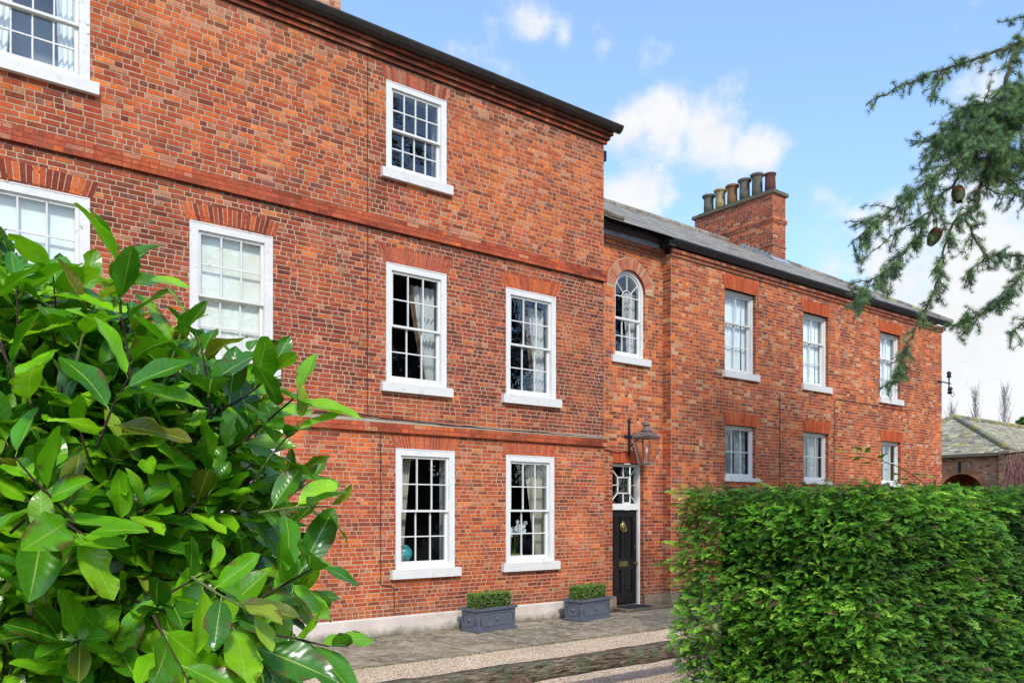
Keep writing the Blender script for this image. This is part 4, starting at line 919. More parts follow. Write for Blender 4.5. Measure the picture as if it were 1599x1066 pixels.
for k in range(12):
    a0, a1 = math.pi*k/12, math.pi*(k+1)/12; p = lambda a, xx: (xx, ac+ar*math.cos(a), asp+ar*math.sin(a)); mb.face([p(a0, bx), p(a0, bx+1.6), p(a1, bx+1.6), p(a1, bx)], 0, lin(170, 104, 76, .7))
mb.build('wall', [M['brick'], M['mortar']], ob)
mb = MB()
for k in range(18):
    a0, a1 = math.pi*(k+.06)/18, math.pi*(k+.94)/18; P = lambda a, r: (bx-.012, ac+r*math.cos(a), asp+r*math.sin(a)); mb.face([P(a0, ar), P(a1, ar), P(a1, ar+.3), P(a0, ar+.3)], 0, tint(lin(206, 140, 96, .8), .85, 1.1))
mb.build('brick_arch', M['gauged'], ob)
mb = MB(); mb.box(bx-.05, bx-.01, ac+.0, ac+.12, 3.95, 4.5); mb.build('tie_bar', M['iron'], ob)
def pal_st(p): return tint(pick([(3, lin(178, 166, 140, .9)), (2, lin(158, 148, 130, .9)), (2, lin(192, 180, 152, .9)), (1.2, lin(138, 130, 116, .9)), (.8, lin(168, 158, 108, .9))]), .85, 1.12)
mb = MB(); ov = .35; ex, ey0, ey1, e0 = bx-ov, by0-ov, by1+ov, ztop-.02; half = (ey1-ey0)/2; ym = (ey0+ey1)/2; rise = 2.35; sl1 = math.hypot(half, rise)
vv = (half, 0, rise)
brick_wall(mb, (ex, ey1, e0), (0,-1,0), vv, ey1-ey0, 0, sl1, pal_st, .26, .42, .3, joint=.012, pop=.022, mortar=False, keep=lambda u, v: half*v/sl1 < u < (ey1-ey0)-half*v/sl1, jit=.06, soft=False)
brick_wall(mb, (ex, ey0, e0), (1,0,0), (0, half, rise), L, 0, sl1, pal_st, .26, .42, .3, joint=.012, pop=.022, mortar=False, keep=lambda u, v: u > half*v/sl1, jit=.06, soft=False)
A, B, D_, E_ = (ex, ey0, e0-.01), (ex, ey1, e0-.01), (ex+half, ym, e0+rise-.01), (ex+L, ym, e0+rise-.01)
mb.face([B, A, D_], 1, lin(110, 106, 96, .7)); mb.face([A, (ex+L, ey0, e0-.01), E_, D_], 1, lin(110, 106, 96, .7)); mb.face([(ex+L, ey1, e0-.01), B, D_, E_], 1, lin(110, 106, 96, .7))
rf = mb.build('roof', [M['stone_slate'], M['stone_slate']], ob)
mb = MB()
for a, b in (((ex, ey0, e0+.05), (ex+half, ym, e0+rise+.05)), ((ex, ey1, e0+.05), (ex+half, ym, e0+rise+.05)), ((ex+half, ym, e0+rise+.05), (ex+L, ym, e0+rise+.05))):
    a, b = Vector(a), Vector(b); n = int((b-a).length/.5)
    for k in range(n): mb.tube([a.lerp(b, k/n), a.lerp(b, (k+.95)/n)], .15, 8, c=tint(pick([(2, lin(150, 146, 112, .9)), (1.2, lin(164, 152, 76, .9)), (2, lin(140, 134, 116, .9))]), .8, 1.1))
mb.build('ridge_tile', M['stone_slate'], rf)
mb = MB(); mb.box(ex-.1, ex+.05, ey0, ey1, e0-.12, e0+.03); mb.box(ex+.05, ex+L, ey0-.1, ey0+.05, e0-.12, e0+.03); mb.build('gutter', M['flaunch'], ob)
# creeper wall to the right of it
gw = thing('garden_wall', 'garden wall with pale curved coping beside the outbuilding', 'wall', (43, 3.9, 0)); gw.location = (0, 0, 0)
mb = MB(); brick_wall(mb, (bx-1.0, by0-.3, 0), (1,0,-.0), (0,0,1), 9, 0, 4.75, pal_out, .09, .25, .12); brick_wall(mb, (bx-1.0, by0, 0), (0,-1,0), (0,0,1), .3, 0, 4.75, pal_out, .09, .25, .12); mb.build('brickwork', [M['brick'], M['mortar']], gw)
mb = MB(); pts = [(bx-1.2+k*.5, by0-.28, 4.80+.16*math.sin(min(k, 9)*.33)) for k in range(20)]
for a, b in zip(pts[:-1], pts[1:]): mb.bar(a, b, .5, .12)
mb.build('coping', M['stone'], gw)
cr = MB()
for k in range(520):
    x = bx-1.15+random.random()*8; z = 4.75; y = by0-.33-random.random()*.12; pts = []
    for j in range(7):
        pts.append((x, y, z)); x += random.uniform(-.22, .22); z -= random.uniform(.2, .55); y += random.uniform(-.06, .05)
    cr.tube(pts, [.018]*3+[.012]*4, 3, cap=False)
tag(cr.build('dead_creeper', mat_plain('dry_creeper', lin(136, 98, 90, .85), .95, .4, 6, bmp=.3)), 'leafless brown creeper hanging over the garden wall', 'creeper')
# bare poplars far behind
def poplar(loc, h, label, seed):
    random.seed(seed); t = thing('poplar_tree', label, 'tree', loc, 0, 'bare poplars behind the outbuilding'); tr = MB(); tr.tube([(0,0,0), (.1,0,h*.5), (0,.1,h)], [.28, .16, .03], 7); tr.build('trunk', M['bark'], t)
    mb = MB()
    for k in range(230):
        z = h*random.uniform(.22, .95); a = random.uniform(0, 6.28); l = h*random.uniform(.08, .24)*(1.1-z/h*.6); sp = random.uniform(.22, .5)
        p = Vector((0,0,z)); pts = [p]
        for j in range(4): p = p+Vector((math.cos(a)*sp*l/4*(1.3-j*.25), math.sin(a)*sp*l/4*(1.3-j*.25), l/4))+Vector((random.uniform(-.08, .08), random.uniform(-.08, .08), 0)); pts.append(p)
        mb.tube(pts, [.05, .04, .03, .02, .012], 3, cap=False)
    mb.build('branch', mat_plain('pale_bare_twig', lin(206, 192, 184, .95), .95, .3, 4, bmp=0), t)
random.seed(5)
for k, (x, h, sd) in enumerate(((1487, 15.6, 3), (1524, 17.6, 4), (1570, 17.8, 8))):
    tt = (x-800)/1300; Z = 105; poplar((Z*(.61887+tt*.78549), Z*(.78549-tt*.61887)-12.07, 0), h, ['shortest bare poplar, nearest the wing corner', 'middle bare poplar above the hipped roof apex', 'bare poplar farthest from the wing, at the right'][k], sd)
def leafy_tree(name, label, loc, h, r, col, cone, n, seed, lsz, grp=None, t0=.15):
    """trunk, limbs and a crown of many leaf-clump faces in lumps"""
    random.seed(seed); g = np.random.default_rng(seed); t = thing(name, label, 'tree', loc, 0, grp); tr = MB(); tr.tube([(0,0,-.1), (.05,0,h*.4), (0,.05,h*.9)], [h*.028, h*.018, h*.004], 9)
    cl = []
    for k in range(46):
        z = h*g.uniform(t0, 1); rr = r*((1-(z/h))*1.25 if cone else math.sqrt(max(.05, 1-((z/h-.58)/.44)**2)))*g.uniform(.55, 1); a = g.uniform(0, 6.28)
        c = Vector((rr*math.cos(a), rr*math.sin(a), z)); cl.append((c, r*g.uniform(.14, .30))); tr.tube([(0,0,z*.8), (c.x*.5, c.y*.5, z*.93), c], [h*.008, h*.005, .01], 5)
    tr.build('trunk', M['bark'], t)
    T = np.array([(-.5,0,0),(0,-.3,.08),(.5,0,0),(0,.3,.08)]); Q = np.array([[0,1,2,3]]); ci = g.integers(0, len(cl), n); cen = np.array([c for c, _ in cl])[ci]; rad = np.array([q for _, q in cl])[ci]
    d = g.normal(0, 1, (n,3)); d /= np.linalg.norm(d, axis=1, keepdims=True); P = cen+d*rad[:, None]*g.uniform(.4, 1, (n,1))**.5*np.array([1.25, 1.25, .6])
    Fm = frames(g.normal(0, 1, (n,3))+d, g.normal(0, .6, (n,3))+np.array([0,0,1.]))*g.uniform(.7, 1.4, (n,1,1))*lsz
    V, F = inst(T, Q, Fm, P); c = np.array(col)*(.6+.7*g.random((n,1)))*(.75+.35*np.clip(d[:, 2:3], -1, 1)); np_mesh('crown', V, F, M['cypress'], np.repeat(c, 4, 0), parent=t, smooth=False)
tt = (1592-800)/1300; Z = 62
leafy_tree('conifer_tree', 'dark conifer peeping above the outbuilding ridge at the right edge', (Z*(.61887+tt*.78549)+1.2, Z*(.78549-tt*.61887)-12.07, 0), 8.9, 2.4, lin(112, 148, 80, .9), True, 3000, 11, .35)
# evergreens added out of view on the garden side, for the window panes to mirror
for k, (x, y, h, r) in enumerate(((16, -25, 11, 4.6), (23, -25, 14, 5), (30, -26, 15, 5.2), (38, -25, 15, 5.4), (47, -26, 14, 5.4), (8, -27, 9, 4.4), (27, -31, 16, 5.5))):
    leafy_tree('added_yew_tree', 'dark yew tree out of view on the garden side, mirrored in the window panes', (x, y, 0), h, r, lin(52, 74, 40, .5), False, 2600, 40+k, .75, 'added unseen yew trees across the garden', .05)

# ================================================================== CEDAR
random.seed(21); g = np.random.default_rng(21)
cd = thing('cedar_tree', 'blue-green cedar with long drooping needle branches and cones hanging in at the right', 'tree', (12.2, -13.6, 0)); cdo = Vector((12.2, -13.6, 0))
th_c, th_s = .61887, .78549
def cp(x, y, Z):    # a point given by its bearing from the photographer's standpoint
    t = (x-800)/1300; return Vector((Z*(th_c+t*th_s), Z*(th_s-t*th_c)-12.07, 2.07+(797-y)/1300*Z))
limbs = [  # (points, start radius, end radius, density of side twigs, twig length)
 ([(1700,40,4.9),(1620,62,4.5),(1570,76,4.2),(1525,92,4.1),(1469,110,4.0),(1412,133,3.95),(1351,166,3.9)], .014, .003, 17, .055),
 ([(1474,112,4.0),(1462,140,3.98),(1455,165,3.97)], .004, .002, 6, .05),
 ([(1760,-60,5.0),(1660,20,4.6),(1590,75,4.25),(1574,120,4.1),(1560,170,4.05),(1526,240,4.0),(1507,260,4.0),(1489,287,3.98),(1466,311,3.96),(1449,338,3.95),(1440,362,3.93),(1432,374,3.92),(1410,396,3.9),(1400,414,3.9),(1382,424,3.88),(1359,441,3.87),(1342,463,3.86),(1331,484,3.86)], .03, .002, 44, .075),
 ([(1590,150,4.1),(1549,200,4.05),(1504,240,3.9),(1479,262,3.85),(1440,292,3.8),(1400,325,3.78),(1360,355,3.76),(1322,386,3.75)], .012, .002, 60, .11),
 ([(1600,180,4.2),(1549,251,4.1),(1541,268,4.1),(1532,287,4.08),(1524,321,4.06),(1498,339,4.05),(1485,356,4.04),(1476,382,4.03),(1470,420,4.02),(1459,457,4.0),(1440,491,3.98),(1427,518,3.97),(1410,553,3.96),(1399,585,3.95),(1387,610,3.95)], .016, .002, 40, .058),
 ([(1449,334,3.95),(1420,352,3.9),(1393,370,3.9),(1354,401,3.88)], .005, .002, 9, .06),
 ([(1508,336,4.05),(1521,371,4.0),(1543,403,4.0),(1528,412,4.0),(1511,427,4.0)], .006, .002, 13, .07),
 ([(1543,403,4.0),(1570,398,4.0),(1620,405,4.0)], .006, .004, 14, .08),
 ([(1700,340,4.6),(1640,395,4.4),(1599,429,4.3),(1569,461,4.25),(1545,482,4.2),(1513,500,4.15),(1486,511,4.12)], .012, .002, 28, .07),
 ([(1530,492,4.18),(1510,512,4.15),(1497,530,4.15)], .003, .0015, 4, .05),
 ([(1680,440,4.6),(1599,504,4.3),(1579,519,4.25)], .009, .002, 12, .08),
 ([(1700,90,4.6),(1620,128,4.3),(1555,160,4.15),(1525,170,4.1),(1500,184,4.1)], .014, .002, 34, .12),
 ([(1680,150,4.5),(1599,178,4.2),(1540,190,4.1),(1490,214,4.05),(1456,236,4.0)], .014, .002, 44, .13),
 ([(1700,-20,5),(1620,18,4.6),(1558,36,4.4)], .006, .002, 12, .05),
 ([(1700,230,4.6),(1620,240,4.3),(1575,252,4.2),(1548,258,4.2)], .012, .003, 34, .12),
 ([(1549,251,4.1),(1575,280,4.15),(1600,300,4.2),(1640,320,4.2)], .007, .004, 16, .10),
 ([(1532,287,4.08),(1555,302,4.05),(1572,304,4.05)], .004, .002, 8, .05),
 ([(1700,110,4.4),(1640,140,4.2),(1600,160,4.1),(1560,200,4.0),(1540,225,4.0)], .015, .004, 40, .15),
]
br = MB(); tuft_p = []; tuft_d = []; tuft_s = []
def spline(pts, n):
    out = []
    for i in range(len(pts)-1):
        p0, p1, p2, p3 = pts[max(i-1, 0)], pts[i], pts[i+1], pts[min(i+2, len(pts)-1)]
        for k in range(n):
            t = k/n; out.append(.5*((2*p1)+(p2-p0)*t+(2*p0-5*p1+4*p2-p3)*t*t+(3*p1-p0-3*p2+p3)*t**3))
    out.append(pts[-1]); return out
def tufts_on(pts, every, size, side=1.):
    acc = 0
    for a, b in zip(pts[:-1], pts[1:]):
        acc += (b-a).length; d = (b-a).normalized()
        while acc > every:
            acc -= every; p = a.lerp(b, random.random()); q = Vector((random.gauss(0, 1), random.gauss(0, 1), random.gauss(.35, 1))); q = (q-d*q.dot(d)*.5).normalized()
            tuft_p.append(p+q*.003); tuft_d.append(q+d*.35); tuft_s.append(size*random.uniform(.7, 1.2))
for pts, r0, r1, dens, tl in limbs:
    W = [cp(*q)-cdo for q in pts]; S = spline(W, 5); n = len(S); r0 = min(r0, .013)
    S = [p+Vector((random.gauss(0, .004), random.gauss(0, .004), random.gauss(0, .004))) for p in S]
    br.tube(S, [r0*((r1/r0)**(i/(n-1))) for i in range(n)], 7)
    tufts_on(S[n//8:], .02, .024)
    for k in range(int(dens*(2.7 if pts[0][0] > 1590 and r0 > .011 else 1.2))):
        i = random.uniform(.05, .98)*(n-2); a = S[int(i)].lerp(S[int(i)+1], i % 1); d = (S[int(i)+1]-S[int(i)]).normalized()
        out = Vector((random.gauss(0, 1), random.gauss(0, 1), random.gauss(-.15, .45))); out = (out-d*out.dot(d)).normalized(); l = tl*random.uniform(.5, 1.5)
        tw = [a]; p = a; dd = (d*.75+out).normalized()
        for j in range(5): dd = (dd+Vector((random.gauss(0, .12), random.gauss(0, .12), -.10))).normalized(); p = p+dd*l/5; tw.append(p)
        br.tube(tw, [.0028, .0026, .0022, .002, .0015, .001], 4, cap=False); tufts_on(tw, .0145, .0245)
        for q in range(2):
            if random.random() < .6:
                o2 = (dd+Vector((random.gauss(0, .7), random.gauss(0, .7), random.gauss(0, .4)))).normalized(); s = tw[random.randint(1, 4)]; t2 = [s, s+o2*l*.25, s+o2*l*.5+Vector((0,0,-.01))]
                br.tube(t2, .0015, 4, cap=False); tufts_on(t2, .0145, .0235)
# trunk and boughs outside the picture
tk = MB(); tk.tube([(0,0,-.2), (.1,.05,2), (.15,0,5), (.1,.1,9), (0,0,14), (0,.1,17.5)], [.62, .46, .40, .30, .18, .03], 14); tk.build('trunk', M['bark'], cd, True)
start = [cp(1700,40,4.9)-cdo, cp(1760,-60,5.0)-cdo, cp(1700,230,4.6)-cdo, cp(1700,340,4.6)-cdo, cp(1700,110,4.4)-cdo, cp(1680,440,4.6)-cdo, cp(1680,150,4.5)-cdo, cp(1700,-20,5)-cdo]
side_limbs = []
for k, s in enumerate(start):
    o = Vector((.1, 0, 4.4+.5*(k % 4))); cs = spline([o, o.lerp(s, .35)+Vector((0,0,.9)), o.lerp(s, .75)+Vector((0,0,.7)), s], 6); br.tube(cs, [.085*(1-i/18)+.012 for i in range(19)], 8); side_limbs.append(cs)
big_p = []; big_d = []
for k in range(70):
    z = 4.4+12.5*random.random(); a = random.uniform(0, 6.28); l = (7.4-.34*(z-4))*random.uniform(.7, 1.1)
    if math.cos(a-math.radians(140)) > .0 and z < 7.5: continue          # leave the side over the lawn open
    d = Vector((math.cos(a), math.sin(a), 0)); P = [Vector((0,0,z)), Vector((0,0,z))+d*l*.4+Vector((0,0,.5)), Vector((0,0,z))+d*l*.75+Vector((0,0,.35)), Vector((0,0,z))+d*l+Vector((0,0,-.3))]
    S = spline(P, 6); br.tube(S, [.10*(1-i/19)+.012 for i in range(len(S))], 6)
    for j in range(int(85*l/6)):
        t = random.uniform(.2, 1); q = S[min(int(t*18), 18)]; sd = Vector((-d.y, d.x, 0))*random.gauss(0, .14*l*(1.1-t*.6)); big_p.append(q+sd+Vector((0,0,random.gauss(0, .12)))); big_d.append(Vector((random.gauss(0, 1), random.gauss(0, 1), .3)))
for cs in side_limbs:
    for j in range(34): q = cs[random.randint(6, 14)]; big_p.append(q+Vector((random.gauss(0, .22), random.gauss(0, .22), random.gauss(0, .08)))); big_d.append(Vector((random.gauss(0, 1), random.gauss(0, 1), .3)))
br.build('branch', M['bark'], cd, True)
nd = 18; TV = []; TQ = []
for k in range(nd):
    a = k*2.4; z = .05+.95*(k+.5)/nd; r = math.sqrt(max(0, 1-z*z)); d = Vector((z, r*math.cos(a), r*math.sin(a))); s = d.cross(Vector((.3,.5,.8))).normalized()*.05; b = len(TV)
    TV += [d*.06-s*.6, d*.06+s*.6, d*.8+s*.8, d*1.]; TQ.append((b, b+1, b+2, b+3))
TV = np.array(TV); TQ = np.array(TQ)
P = np.array(tuft_p); d = np.array(tuft_d); n = len(P); print('cedar tufts', n)
Fm = frames(d, g.normal(0, 1, (n,3)))*np.array(tuft_s)[:, None, None]; V, F = inst(TV, TQ, Fm, P)
c = np.array([lin(106, 142, 102, .85), lin(132, 166, 112, .9), lin(88, 120, 96, .75), lin(152, 180, 108, .9)])[g.integers(0, 4, n)]*(.75+.5*g.random((n,1)))
np_mesh('needles', V, F, M['cedar'], np.repeat(c, len(TV), 0), parent=cd, smooth=False)
P = np.array(big_p); n = len(P); print('cedar big', n)
Fm = frames(np.array(big_d), g.normal(0, 1, (n,3))+np.array([0,0,2.]))*g.uniform(.18, .42, (n,1,1)); T2 = TV.copy(); T2[:, 2] *= .4; V, F = inst(T2, TQ, Fm, P)
c = np.array([lin(60, 84, 62, .6), lin(76, 100, 70, .6)])[g.integers(0, 2, n)]*(.6+.6*g.random((n,1))); np_mesh('outer_foliage', V, F, M['cedar'], np.repeat(c, len(TV), 0), parent=cd, smooth=False)
for x, y, Z, tilt in ((1459, 370, 3.93, .35), (1497, 304, 3.98, -.2)):     # barrel cones with rows of scales
    mb = MB(); r = .029
    for j in range(9):
        z = -.037+j*.0083; rr = r*math.sqrt(max(.12, 1-(z/.048)**2))
        for k in range(14):
            a = 2*math.pi*(k+.5*(j % 2))/14; cc = lin(138, 96, 64, .7) if j > 4 else lin(104, 108, 74, .7); f = random.uniform(.6, 1.2); cc = tuple(q*f for q in cc)
            p = lambda da, dr, dz: (rr*dr*math.cos(a+da), rr*dr*math.sin(a+da), z+dz)
            mb.face([p(-.2, .8, -.005), p(.2, .8, -.005), p(.2, 1.06, .008), p(-.2, 1.06, .008)], 0, cc); mb.face([p(-.2, 1.06, .008), p(.2, 1.06, .008), p(.16, .7, .013), p(-.16, .7, .013)], 0, tuple(q*.6 for q in cc))
    o = mb.build('cone', M['cone'], cd); o.location = cp(x, y, Z)-cdo; o.rotation_euler = (tilt, .3, 0)

# ================================================================== LEYLANDII HEDGE
g = np.random.default_rng(3); random.seed(3)
hd = thing('conifer_hedge', 'clipped bright green conifer hedge filling the lower right corner', 'hedge', (6.2, -9.0, 0), 0); ho = np.array([6.2, -9.0, 0])
# plan of the hedge: corner nearest the camera, end face running back to the left, long face running right
A = np.array([4.14, -8.52]); B = np.array([4.19, -9.77]); Cc = np.array([8.4, -10.25]); Dd = np.array([8.6, -8.9]); HT = 2.215
def frond():
    V = []; Q = []; K = []
    def leaf(p, d, l, w, k0, k1):
        p = np.array(p); d = np.array(d)/np.linalg.norm(d); s = np.array([-d[1], d[0]]); b = len(V)
        for q, k in ((p, k0), (p+d*l*.5+s*w, (k0+k1)/2), (p+d*l, k1), (p+d*l*.5-s*w, (k0+k1)/2)): V.append((q[0], q[1], -.30*q[0]**2-.5*q[1]**2)); K.append(k)
        Q.append((b, b+1, b+2, b+3))
    leaf((0,0), (1,0), .55, .02, .3, .8); leaf((.45,0), (1,.05), .55, .028, .75, 1.35)
    for i in range(5):
        for sg in (1, -1):
            x = .12+.165*i+(.07 if sg > 0 else 0); l = .42*(1-x*.66)*random.uniform(.8, 1.2); an = R(46-16*x)*sg; d = (math.cos(an), math.sin(an)); leaf((x, 0), d, l, .026, .4+.45*x, 1.+.35*x)
            for s2 in (1, -1): a2 = an+s2*R(36); leaf((x+d[0]*l*.45, d[1]*l*.45), (math.cos(a2), math.sin(a2)), l*.45, .024, .55+.4*x, 1.05+.35*x)
    return np.array(V), np.array(Q), np.array(K)
TV, TQ, TK = frond(); print('frond', len(TQ))
def face_pts(a, b, n):
    u = g.random(n); z = HT*g.random(n)**.8; e = (b-a)/np.linalg.norm(b-a); nrm = np.array([e[1], -e[0]]); return a+(b-a)*u[:, None], z, nrm, u
allP = []; allD = []; allU = []; allS = []; allC = []
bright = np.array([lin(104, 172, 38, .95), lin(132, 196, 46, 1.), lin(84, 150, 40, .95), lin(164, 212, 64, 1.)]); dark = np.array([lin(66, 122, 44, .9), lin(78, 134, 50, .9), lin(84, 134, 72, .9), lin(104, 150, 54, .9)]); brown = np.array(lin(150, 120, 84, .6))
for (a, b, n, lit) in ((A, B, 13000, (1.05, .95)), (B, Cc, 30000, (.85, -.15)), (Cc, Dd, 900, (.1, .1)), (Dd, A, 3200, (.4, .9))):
    p, z, nrm, u = face_pts(a, b, n); keepz = z > (.75 if n > 4000 else .3); p, z, u = p[keepz], z[keepz], u[keepz]; n = len(z)
    dep = g.uniform(-.15, .02, n)+.025*np.sin(p[:, 0]*5+z*4)+.035*np.sin(z*13+p[:, 1]*5+p[:, 0]*4+2*np.sin(p[:, 0]*3+p[:, 1]*3))
    P = np.c_[p+nrm*dep[:, None], z]; e = (b-a)/np.linalg.norm(b-a)
    lat = g.normal(.25 if n > 16000 else -.1, .6, n)
    D = np.c_[nrm[None]*g.uniform(.5, 1, (n,1))+e[None]*lat[:, None], g.normal(.10, .34, n)]
    U = np.c_[g.normal(0, .5, (n,2))+nrm[None]*.5, np.full(n, .9)]
    f = lit[0]+(lit[1]-lit[0])*np.clip(u*(1 if n < 16000 else 2.2), 0, 1)+g.normal(0, .22, n)+.25*np.sin(p[:, 0]*3.1+z*2.2)  # lit and shaded sides put into the mix of bright and dark greens
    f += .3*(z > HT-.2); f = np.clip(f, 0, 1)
    c = dark[g.integers(0, 4, n)]*(1-f[:, None])+bright[g.integers(0, 4, n)]*f[:, None]; k = g.random(n) < .025; c[k] = brown; c *= (.42+.78*g.random((n,1)))*(1+4.2*np.clip(dep[:, None], -.2, .03))  # deeper sprays darker: shade between them put into the colour
    c *= (1-.42*np.clip((u-.3)*2.2, 0, 1))[:, None] if n > 16000 else 1.  # cedar shade towards the right end put into the spray colour
    allP.append(P); allD.append(D); allU.append(U); allS.append(g.uniform(.035, .075, n)*(1+.6*(g.random(n) < .08))); allC.append(c)
for (a, b, n) in ((A, B, 3000), (B, Cc, 7000)):  # inner filler sprays, their shade put into a darker colour
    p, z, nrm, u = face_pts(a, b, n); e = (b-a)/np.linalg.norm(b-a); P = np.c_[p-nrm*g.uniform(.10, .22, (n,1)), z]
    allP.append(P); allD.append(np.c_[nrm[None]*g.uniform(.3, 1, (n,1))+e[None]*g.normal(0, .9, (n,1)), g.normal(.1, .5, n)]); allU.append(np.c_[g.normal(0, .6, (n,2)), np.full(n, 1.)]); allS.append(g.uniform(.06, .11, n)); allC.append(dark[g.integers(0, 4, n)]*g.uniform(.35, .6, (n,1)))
n = 9000; w = g.random((n,2)); p = (A*(1-w[:, :1])+B*w[:, :1])*(1-w[:, 1:])+(Dd*(1-w[:, :1])+Cc*w[:, :1])*w[:, 1:]
P = np.c_[p, HT-.05+g.uniform(-.10, .015, n)+.025*np.sin(p[:, 0]*4)+.02*np.sin(p[:, 1]*7)]; D = np.c_[g.normal(-.5, .6, (n,1)), g.normal(-.2, .6, (n,1)), g.normal(.22, .22, n)]; U = np.c_[g.normal(0, .5, (n,2)), np.full(n, 1.)]
f = np.clip(1.05-w[:, 1]*.5+g.normal(0, .2, n), 0, 1)[:, None]; c = (dark[g.integers(0, 4, n)]*(1-f)+bright[g.integers(0, 4, n)]*f)*(.8+.5*g.random((n,1)))
allP.append(P); allD.append(D); allU.append(U); allS.append(g.uniform(.04, .085, n)); allC.append(c)
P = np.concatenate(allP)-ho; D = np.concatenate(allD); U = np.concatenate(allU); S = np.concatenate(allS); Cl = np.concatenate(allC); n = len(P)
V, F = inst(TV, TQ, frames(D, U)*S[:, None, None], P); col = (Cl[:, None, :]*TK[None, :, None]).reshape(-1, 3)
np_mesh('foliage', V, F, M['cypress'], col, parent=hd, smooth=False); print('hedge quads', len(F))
mb = MB(); ctr = (A+B+Cc+Dd)/4; q = [(ctr+(k-ctr)*np.array([.90, .78])-ho[:2]) for k in (A, B, Cc, Dd)]  # dark core box stands in for the shaded inside of the hedge
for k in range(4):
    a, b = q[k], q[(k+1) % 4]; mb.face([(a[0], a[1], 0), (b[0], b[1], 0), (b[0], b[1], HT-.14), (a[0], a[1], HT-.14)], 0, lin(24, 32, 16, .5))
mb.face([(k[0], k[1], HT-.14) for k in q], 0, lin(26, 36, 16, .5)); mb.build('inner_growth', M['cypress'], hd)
for k in range(26):
    mb = MB(); e = random.random(); p = (A*(1-e)+B*e if k % 3 == 0 else B*(1-e)+Cc*e); z = random.uniform(1.1, 2.1); a = Vector((p[0]-ho[0], p[1]-ho[1], z)); dd = Vector((random.uniform(-.7, .1), -.5, random.uniform(-.3, .7))).normalized(); mb.tube([a-dd*.1, a+dd*.06, a+dd*random.uniform(.08, .16)], [.005, .004, .002], 5)
    mb.build('twig', M['bark'], hd, True)
# a bramble-like shoot rising out of the hedge top
mb = MB(); s0 = cp(1452, 770, 5.2); pts = spline([s0, cp(1440, 752, 5.2), cp(1400, 727, 5.2), cp(1345, 713, 5.2), cp(1320, 716, 5.2)], 5); mb.tube(pts, .003, 5)
for k in range(15):
    p = pts[6+k % 14]+Vector((random.uniform(-.06, .06), random.uniform(-.06, .06), random.uniform(-.05, .06))); a = random.uniform(0, 6.28); d1 = Vector((math.cos(a), math.sin(a), random.uniform(-.4, .4)))*.035; d2 = Vector((-math.sin(a), math.cos(a), .4))*.016; mb.face([p-d1, p+d2, p+d1, p-d2], 1, lin(140, 176, 62, .8))
tag(mb.build('wild_shoot', [M['bark'], M['cypress']]), 'thin leafy wild shoot arching up out of the hedge top', 'plant')

# ================================================================== CHERRY LAUREL
g = np.random.default_rng(17); random.seed(17)
lr = thing('laurel_bush', 'big glossy-leaved laurel bush filling the lower left corner', 'bush', (-.2, -10.9, 0)); lo = np.array([-.2, -10.9, 0])
def leaf_t(curl, fold, wave, width=.21, ph=0., notch=None):
    nu, nv = 9, 4; V = []; UV = []; Q = []
    V += []; 
    for i in range(nu+1):
        u = i/nu; w = width*1.0*max(0., math.sin(math.pi*min(1, u**1.06)))**.62+.005
        for j in range(nv+1):
            v = -1+2*j/nv; ww = w
            if notch and notch[0]-.07 < u < notch[0]+.07 and v*notch[1] > .4: ww = w*.55
            x = .10+u*.9; yy = v*ww*(1-.12*fold); z = fold*abs(v)*w*.85-curl*(u**1.7)*.42+wave*.022*math.sin(u*11+ph+v*1.4)*abs(v)
            V.append((x, yy, z)); UV.append((u, v))
    for i in range(nu):
        for j in range(nv): a = i*(nv+1)+j; Q.append((a, a+nv+1, a+nv+2, a+1))
    b = len(V); V += [(0, -.008, .0), (.13, -.011, .003), (.13, .011, .003), (0, .008, 0)]; UV += [(0, 0)]*4; Q.append((b, b+1, b+2, b+3))   # leaf stalk
    return np.array(V), np.array(Q), np.array(UV)
leafs = [leaf_t(.25, .35, 1., .215), leaf_t(.6, .25, 1.2, .20, 1.), leaf_t(.1, .5, .8, .23, 2.), leaf_t(.95, .3, 1.4, .205, 3.), leaf_t(-.15, .45, 1., .19, 4.), leaf_t(.4, .1, 1.6, .235, 5.), leaf_t(.35, .3, 1.2, .215, 2.5, (.6, 1)), leaf_t(.5, .3, 1., .22, 1.5, (.75, -1))]
cam = np.array([0, -12.07, 2.07]); rt_ = np.array([th_s, -th_c, 0]); fw = np.array([th_c, th_s, 0]); upv = np.array([0, 0, 1.])
def lp(x, y, Z): return np.array(cp(x, y, Z))
sil_y = np.array([330, 415, 450, 490, 520, 580, 630, 680, 720, 780, 850, 900, 980, 1066, 1250, 1500, 1700]); sil_x = np.array([-140, -60, 50, 150, 220, 320, 365, 380, 385, 405, 385, 400, 405, 395, 380, 340, 280])
